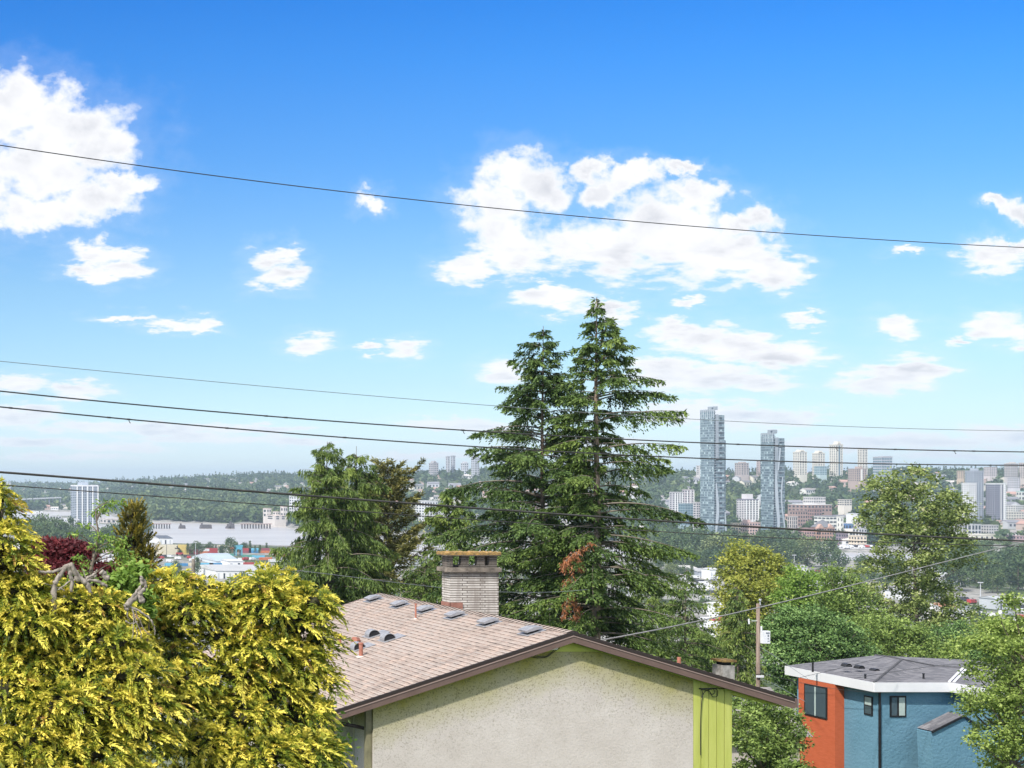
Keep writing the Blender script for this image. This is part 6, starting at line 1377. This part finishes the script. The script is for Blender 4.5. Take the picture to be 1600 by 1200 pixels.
def shed(label, u0, u1, vt, vb, wc, rc, dep=40, ridge=2.0, Y=None):
    Y = Y or F*(HZ-2.6)/(vb-HV); dep = min(dep, .5*(u1-u0)/(u0-CX)*Y); x0, x1 = GX(u0, Y+dep), GX(u1, Y); zt = GZ(vt, Y); root = empty('warehouse', ((x0+x1)/2, Y+dep/2, 2)); tag(root, label, 'warehouse'); RECTS.append((u0, u1, vt, vb, Y))
    mb = MB(); mb.box(x0, x1, Y, Y+dep, 0, zt, wallmat(wc)); part(mb, 'wall', root)
    rc = tuple(c*.68 for c in rc); wc = tuple(c*.85 for c in wc)
    mr = mottled('metal_roof_%d' % int(rc[0]*100+rc[2]*10), tuple(c*.9 for c in rc), tuple(min(1, c*1.06) for c in rc), .05, .55); mb = MB()
    ridge = min(ridge, dep*.12); mb.poly([(x0-.5, Y-.5, zt+.02), (x1+.5, Y-.5, zt+.02), (x1+.5, Y+dep/2, zt+ridge), (x0-.5, Y+dep/2, zt+ridge)], mr); mb.poly([(x1+.5, Y+dep+.5, zt+.02), (x0-.5, Y+dep+.5, zt+.02), (x0-.5, Y+dep/2, zt+ridge), (x1+.5, Y+dep/2, zt+ridge)], mr)
    mb.poly([(x0-.4, Y-.4, zt), (x0-.4, Y+dep/2, zt+ridge-.05), (x0-.4, Y+dep+.4, zt)], wallmat(wc)); mb.poly([(x1+.4, Y-.4, zt), (x1+.4, Y+dep+.4, zt), (x1+.4, Y+dep/2, zt+ridge-.05)], wallmat(wc)); part(mb, 'roof', root)
    n = max(1, int((u1-u0)/12))
    for i in range(n): mb = MB(); xx = x0+(x1-x0)*(i+.3)/n; mb.box(xx, xx+(x1-x0)*.3/n, Y-.12, Y-.02, 2.6, 2.6+(zt-2.6)*.7, M_wdark if i % 2 else wallmat((.45, .47, .5))); part(mb, 'loading_door', root)
shed('big pale blue roofed warehouse in front of the container yard', 300, 376, 877, 881, (.55, .60, .64), (.50, .60, .68), 95, 5.5)
shed('white truck shed right of the blue containers', 345, 380, 877, 886, (.72, .72, .72), (.70, .71, .72), 22, 1.5)
shed('long low white warehouse with grey roof nearest behind the hedge', 300, 436, 892, 904, (.66, .66, .64), (.56, .56, .55), 70, 3)
shed('dark roofed white shed by the river left of the tree row', 230, 270, 841, 850, (.66, .66, .66), (.13, .14, .16), 60, 2.5)
shed('pinkish low warehouse behind the burgundy maple', 20, 56, 846, 868, (.64, .60, .58), (.56, .50, .48), 50, 2)
shed('long pink roofed warehouse behind the sapling', 120, 200, 864, 876, (.60, .58, .58), (.50, .36, .34), 50, 3)
shed('white warehouse low behind the olive cypress', 150, 232, 880, 893, (.66, .64, .62), (.60, .58, .56), 50, 3)
shed('white low shed right of the firs beside the wood', 1048, 1090, 888, 895, (.68, .67, .64), (.66, .64, .60), 30, 2)
shed('long grey shed right of the firs', 1060, 1120, 893, 901, (.30, .33, .38), (.50, .50, .50), 40, 2)
shed('white tank shed left of the yellowing tree', 1096, 1122, 890, 905, (.70, .70, .70), (.66, .66, .66), 20, 1.5)
shed('pale shed low in the gap between the firs and the yellowing tree', 1098, 1134, 945, 962, (.64, .64, .62), (.72, .72, .71), 40, 2)
shed('white roofed shed lowest in the gap right of the firs', 1104, 1146, 985, 1002, (.62, .62, .61), (.74, .74, .74), 34, 2)
shed('white low building in front of the small trees at the water', 1238, 1262, 886, 894, (.68, .68, .66), (.66, .66, .66), 20, 2)
shed('white roofed warehouse behind the cottonwood trunk', 1450, 1506, 900, 915, (.60, .60, .60), (.70, .70, .70), 40, 3)
shed('long grey industrial building right of the cottonwood', 1530, 1580, 936, 952, (.48, .50, .52), (.54, .56, .58), 40, 2)
shed('orange roofed low building under the cottonwood', 1440, 1500, 948, 962, (.62, .60, .58), (.56, .26, .15), 40, 2)
shed('white roofed shed right of the cottonwood base', 1490, 1540, 958, 972, (.58, .58, .58), (.70, .70, .71), 30, 2)
shed('white roofed shed behind the lower cottonwood leaves', 1380, 1450, 925, 938, (.6, .6, .6), (.72, .71, .70), 40, 2)
shed('grey warehouse behind the green trees at right', 1255, 1340, 915, 930, (.55, .55, .54), (.60, .60, .58), 50, 3)
shed('white warehouse behind the cedars', 470, 560, 862, 875, (.62, .62, .61), (.66, .66, .66), 50, 3)
shed('grey warehouse behind the pine', 580, 680, 870, 884, (.55, .56, .57), (.58, .58, .58), 50, 3)
shed('white warehouse glimpsed behind the firs', 800, 900, 872, 888, (.66, .66, .66), (.70, .70, .70), 60, 3)
shed('grey warehouse glimpsed low behind the firs', 720, 790, 890, 905, (.6, .6, .6), (.62, .62, .62), 40, 3)
sr = np.random.default_rng(44)
for i in range(16):
    v = sr.uniform(915, 1060); u = 330+i*48+sr.uniform(-12, 12); w = sr.uniform(22, 44)
    shed('grey roofed flats warehouse behind the bungalow and firs, %s' % ordinal(i), u, u+w, v-9, v, (.5, .5, .5), (.5+.15*(i % 3-1), .5+.12*(i % 3-1), .52), 40, 2)
# reach stacker and light masts
Y = F*(HZ-2.6)/(867-HV); root = empty('reach_stacker', (GX(276, Y), Y-10, 2.6)); tag(root, 'red and black container lifting truck in front of the pale stack', 'forklift')
b = root.location; mr_ = pbr('paint_orange', (.5, .15, .1), .5)
mb = MB(); mb.box(b.x-3, b.x+4, b.y-1.5, b.y+1.5, 3.6, 5.6, CM['red'].materials[0]); part(mb, 'body', root)
mb = MB(); mb.tube([(b.x+3, b.y, 5.5), (b.x-2.5, b.y, 12)], .6, M_dk, 6); mb.box(b.x-5, b.x, b.y-2.5, b.y-1.6, 9.5, 10.6, M_dk); part(mb, 'boom', root)
mb = MB(); mb.box(b.x, b.x+1.6, b.y-1.2, b.y+1.2, 5.62, 7.4, M_dk); part(mb, 'cab', root)
for dx in (-2.2, 3):
    mb = MB(); mb.tube([(b.x+dx, b.y-1.7, 3.5), (b.x+dx, b.y+1.7, 3.5)], .9, M_dk, 12); part(mb, 'wheel', root)
Y = F*(HZ-2.6)/(868-HV); root = empty('yard_crane', (GX(372, Y), Y, 2.6)); tag(root, 'teal painted yard hopper standing among the containers', 'hopper'); b = root.location
mt = pbr('paint_teal', (.10, .36, .46), .5); mb = MB()
for dx in (-3, 3):
    for dy in (-3, 3): mb.box(b.x+dx-.5, b.x+dx+.5, b.y+dy-.5, b.y+dy+.5, 2.6, 9, mt)
mb.box(b.x-3.6, b.x+3.6, b.y-3.6, b.y+3.6, 9.01, 10, mt); part(mb, 'frame', root)
mb = MB(); mb.prism([(b.x-4.5, b.y-3, 13.5), (b.x+4.5, b.y-3, 13.5), (b.x+3, b.y-3, 10.01), (b.x-3, b.y-3, 10.01)], (0, 6, 0), mt); part(mb, 'hopper', root)
for (u, v0, v1, lab) in ((305.5, 848, 872, 'grey lighting mast between the containers'), (1137, 872, 890, 'thin light mast right of the firs'), (1307, 862, 888, 'pale light mast by the small trees at the water'), (1532, 911, 935, 'curved street lamp right of the cottonwood'), (1241, 868, 892, 'pale mast left of the tree pair')):
    Y = F*(HZ-2.6)/(v1-HV); x = GX(u, Y); root = empty('light_mast', (x, Y, 2.6)); tag(root, lab, 'lamp post'); mp = pbr('mast_grey', (.45, .46, .47), .5)
    mb = MB(); mb.tube([(x, Y, 2), (x, Y, GZ(v0, Y))], [.35, .2], mp, 6); part(mb, 'pole', root); mb = MB(); mb.box(x-1.6, x+1.6, Y-.4, Y+.4, GZ(v0, Y)+.01, GZ(v0, Y)+.7, mp); part(mb, 'lamp_head', root)
# riverside quay with dark hull, right
Y = F*HZ/(862-HV); x0, x1 = GX(1302, Y), GX(1369, Y); root = empty('quay', ((x0+x1)/2, Y+8, 0)); tag(root, 'dark riverside quay wall with pale deck below the cream office', 'quay')
mb = MB(); mb.box(x0, x1, Y, Y+40, -2, GZ(857.5, Y), mottled('quay_wall', (.08, .08, .12), (.24, .14, .12), .1)); part(mb, 'quay_wall', root)
mb = MB(); mb.box(x0, x1, Y-.5, Y+40, GZ(857.5, Y)+.01, GZ(857, Y)+.1, wallmat((.5, .5, .5))); part(mb, 'deck', root)
vr = np.random.default_rng(2)
# parked vehicles scattered over the flats and the quay
def van_proto(col, name):
    root = empty('parked_van', (0, 0, 0)); m = pbr('van_'+name, col, .4)
    mb = MB(); mb.prism([(-2.6, -1, .5), (2.6, -1, .5), (2.6, -1, 1.4), (1.9, -1, 2.3), (-2.6, -1, 2.3)], (0, 2, 0), m); mb.build('body', root)
    mb = MB(); mb.box(1.0, 1.9, -1.03, 1.03, 1.4, 2.0, M_wdark); mb.build('window', root)
    for dx in (-1.7, 1.6): mb = MB(); mb.tube([(dx, -1.05, .4), (dx, 1.05, .4)], .4, M_dk, 10); mb.build('wheel', root)
    return root
vp = [van_proto((.72, .72, .72), 'white'), van_proto((.06, .06, .07), 'black'), van_proto((.40, .05, .05), 'red'), van_proto((.30, .32, .34), 'silver')]; vf = [True]*4
names = ('white', 'black', 'red', 'silver'); zones = [(250, 400, 870, 880, 'on the yard by the containers', 26), (1306, 1366, 850, 856.5, 'on the riverside quay', 22), (1060, 1140, 896, 925, 'on the lot right of the firs', 24), (1100, 1150, 925, 985, 'low in the gap right of the firs', 22), (1500, 1600, 938, 975, 'on the lot at lower right', 30), (1240, 1300, 895, 915, 'on the lot behind the green trees', 16)]
for (a, b_, c, d, lab, n) in zones:
    for i in range(n):
        v = vr.uniform(c, d); Y = F*(HZ-2.6)/(v-HV); u = vr.uniform(a, b_); x = GX(u, Y); k = int(vr.choice(4, p=[.6, .15, .1, .15])); z = gz(x, Y)
        if lab.endswith('quay'): Y = vr.uniform(1605, 1640) if False else 1618+vr.uniform(-18, 18); x = GX(u, Y); z = GZ(857, F*HZ/(862-HV))+.15
        if any(a0 < u < b0 and vt < v < vb+1 for (a0, b0, vt, vb, _) in RECTS[-40:]): continue
        put_tree_copy(vp[k], (x, Y, z), vr.choice([0, pi/2, .4]), 1.2, '%s parked van %s' % (names[k], lab), 'van', 'vehicles parked '+lab, None if vf[k] else 1); vf[k] = False

number_labels()
# ------------------------------------------------------------------ haze
hm = bpy.data.materials.new('haze'); hm.use_nodes = True; t = NT(hm.node_tree)
pv = t.n('ShaderNodeVolumePrincipled', ins={'Color': (0.68, 0.84, 1.0, 1), 'Density': 0.00008, 'Anisotropy': 0.2}); o = t.n('ShaderNodeOutputMaterial'); t.link(pv.outputs[0], o.inputs['Volume'])
mb = MB(); mb.box(-9000, 26000, -300, 16500, -12, 215, hm); hz_ = mb.build('haze'); tag(hz_, kind='stuff'); hm.use_fake_user = False
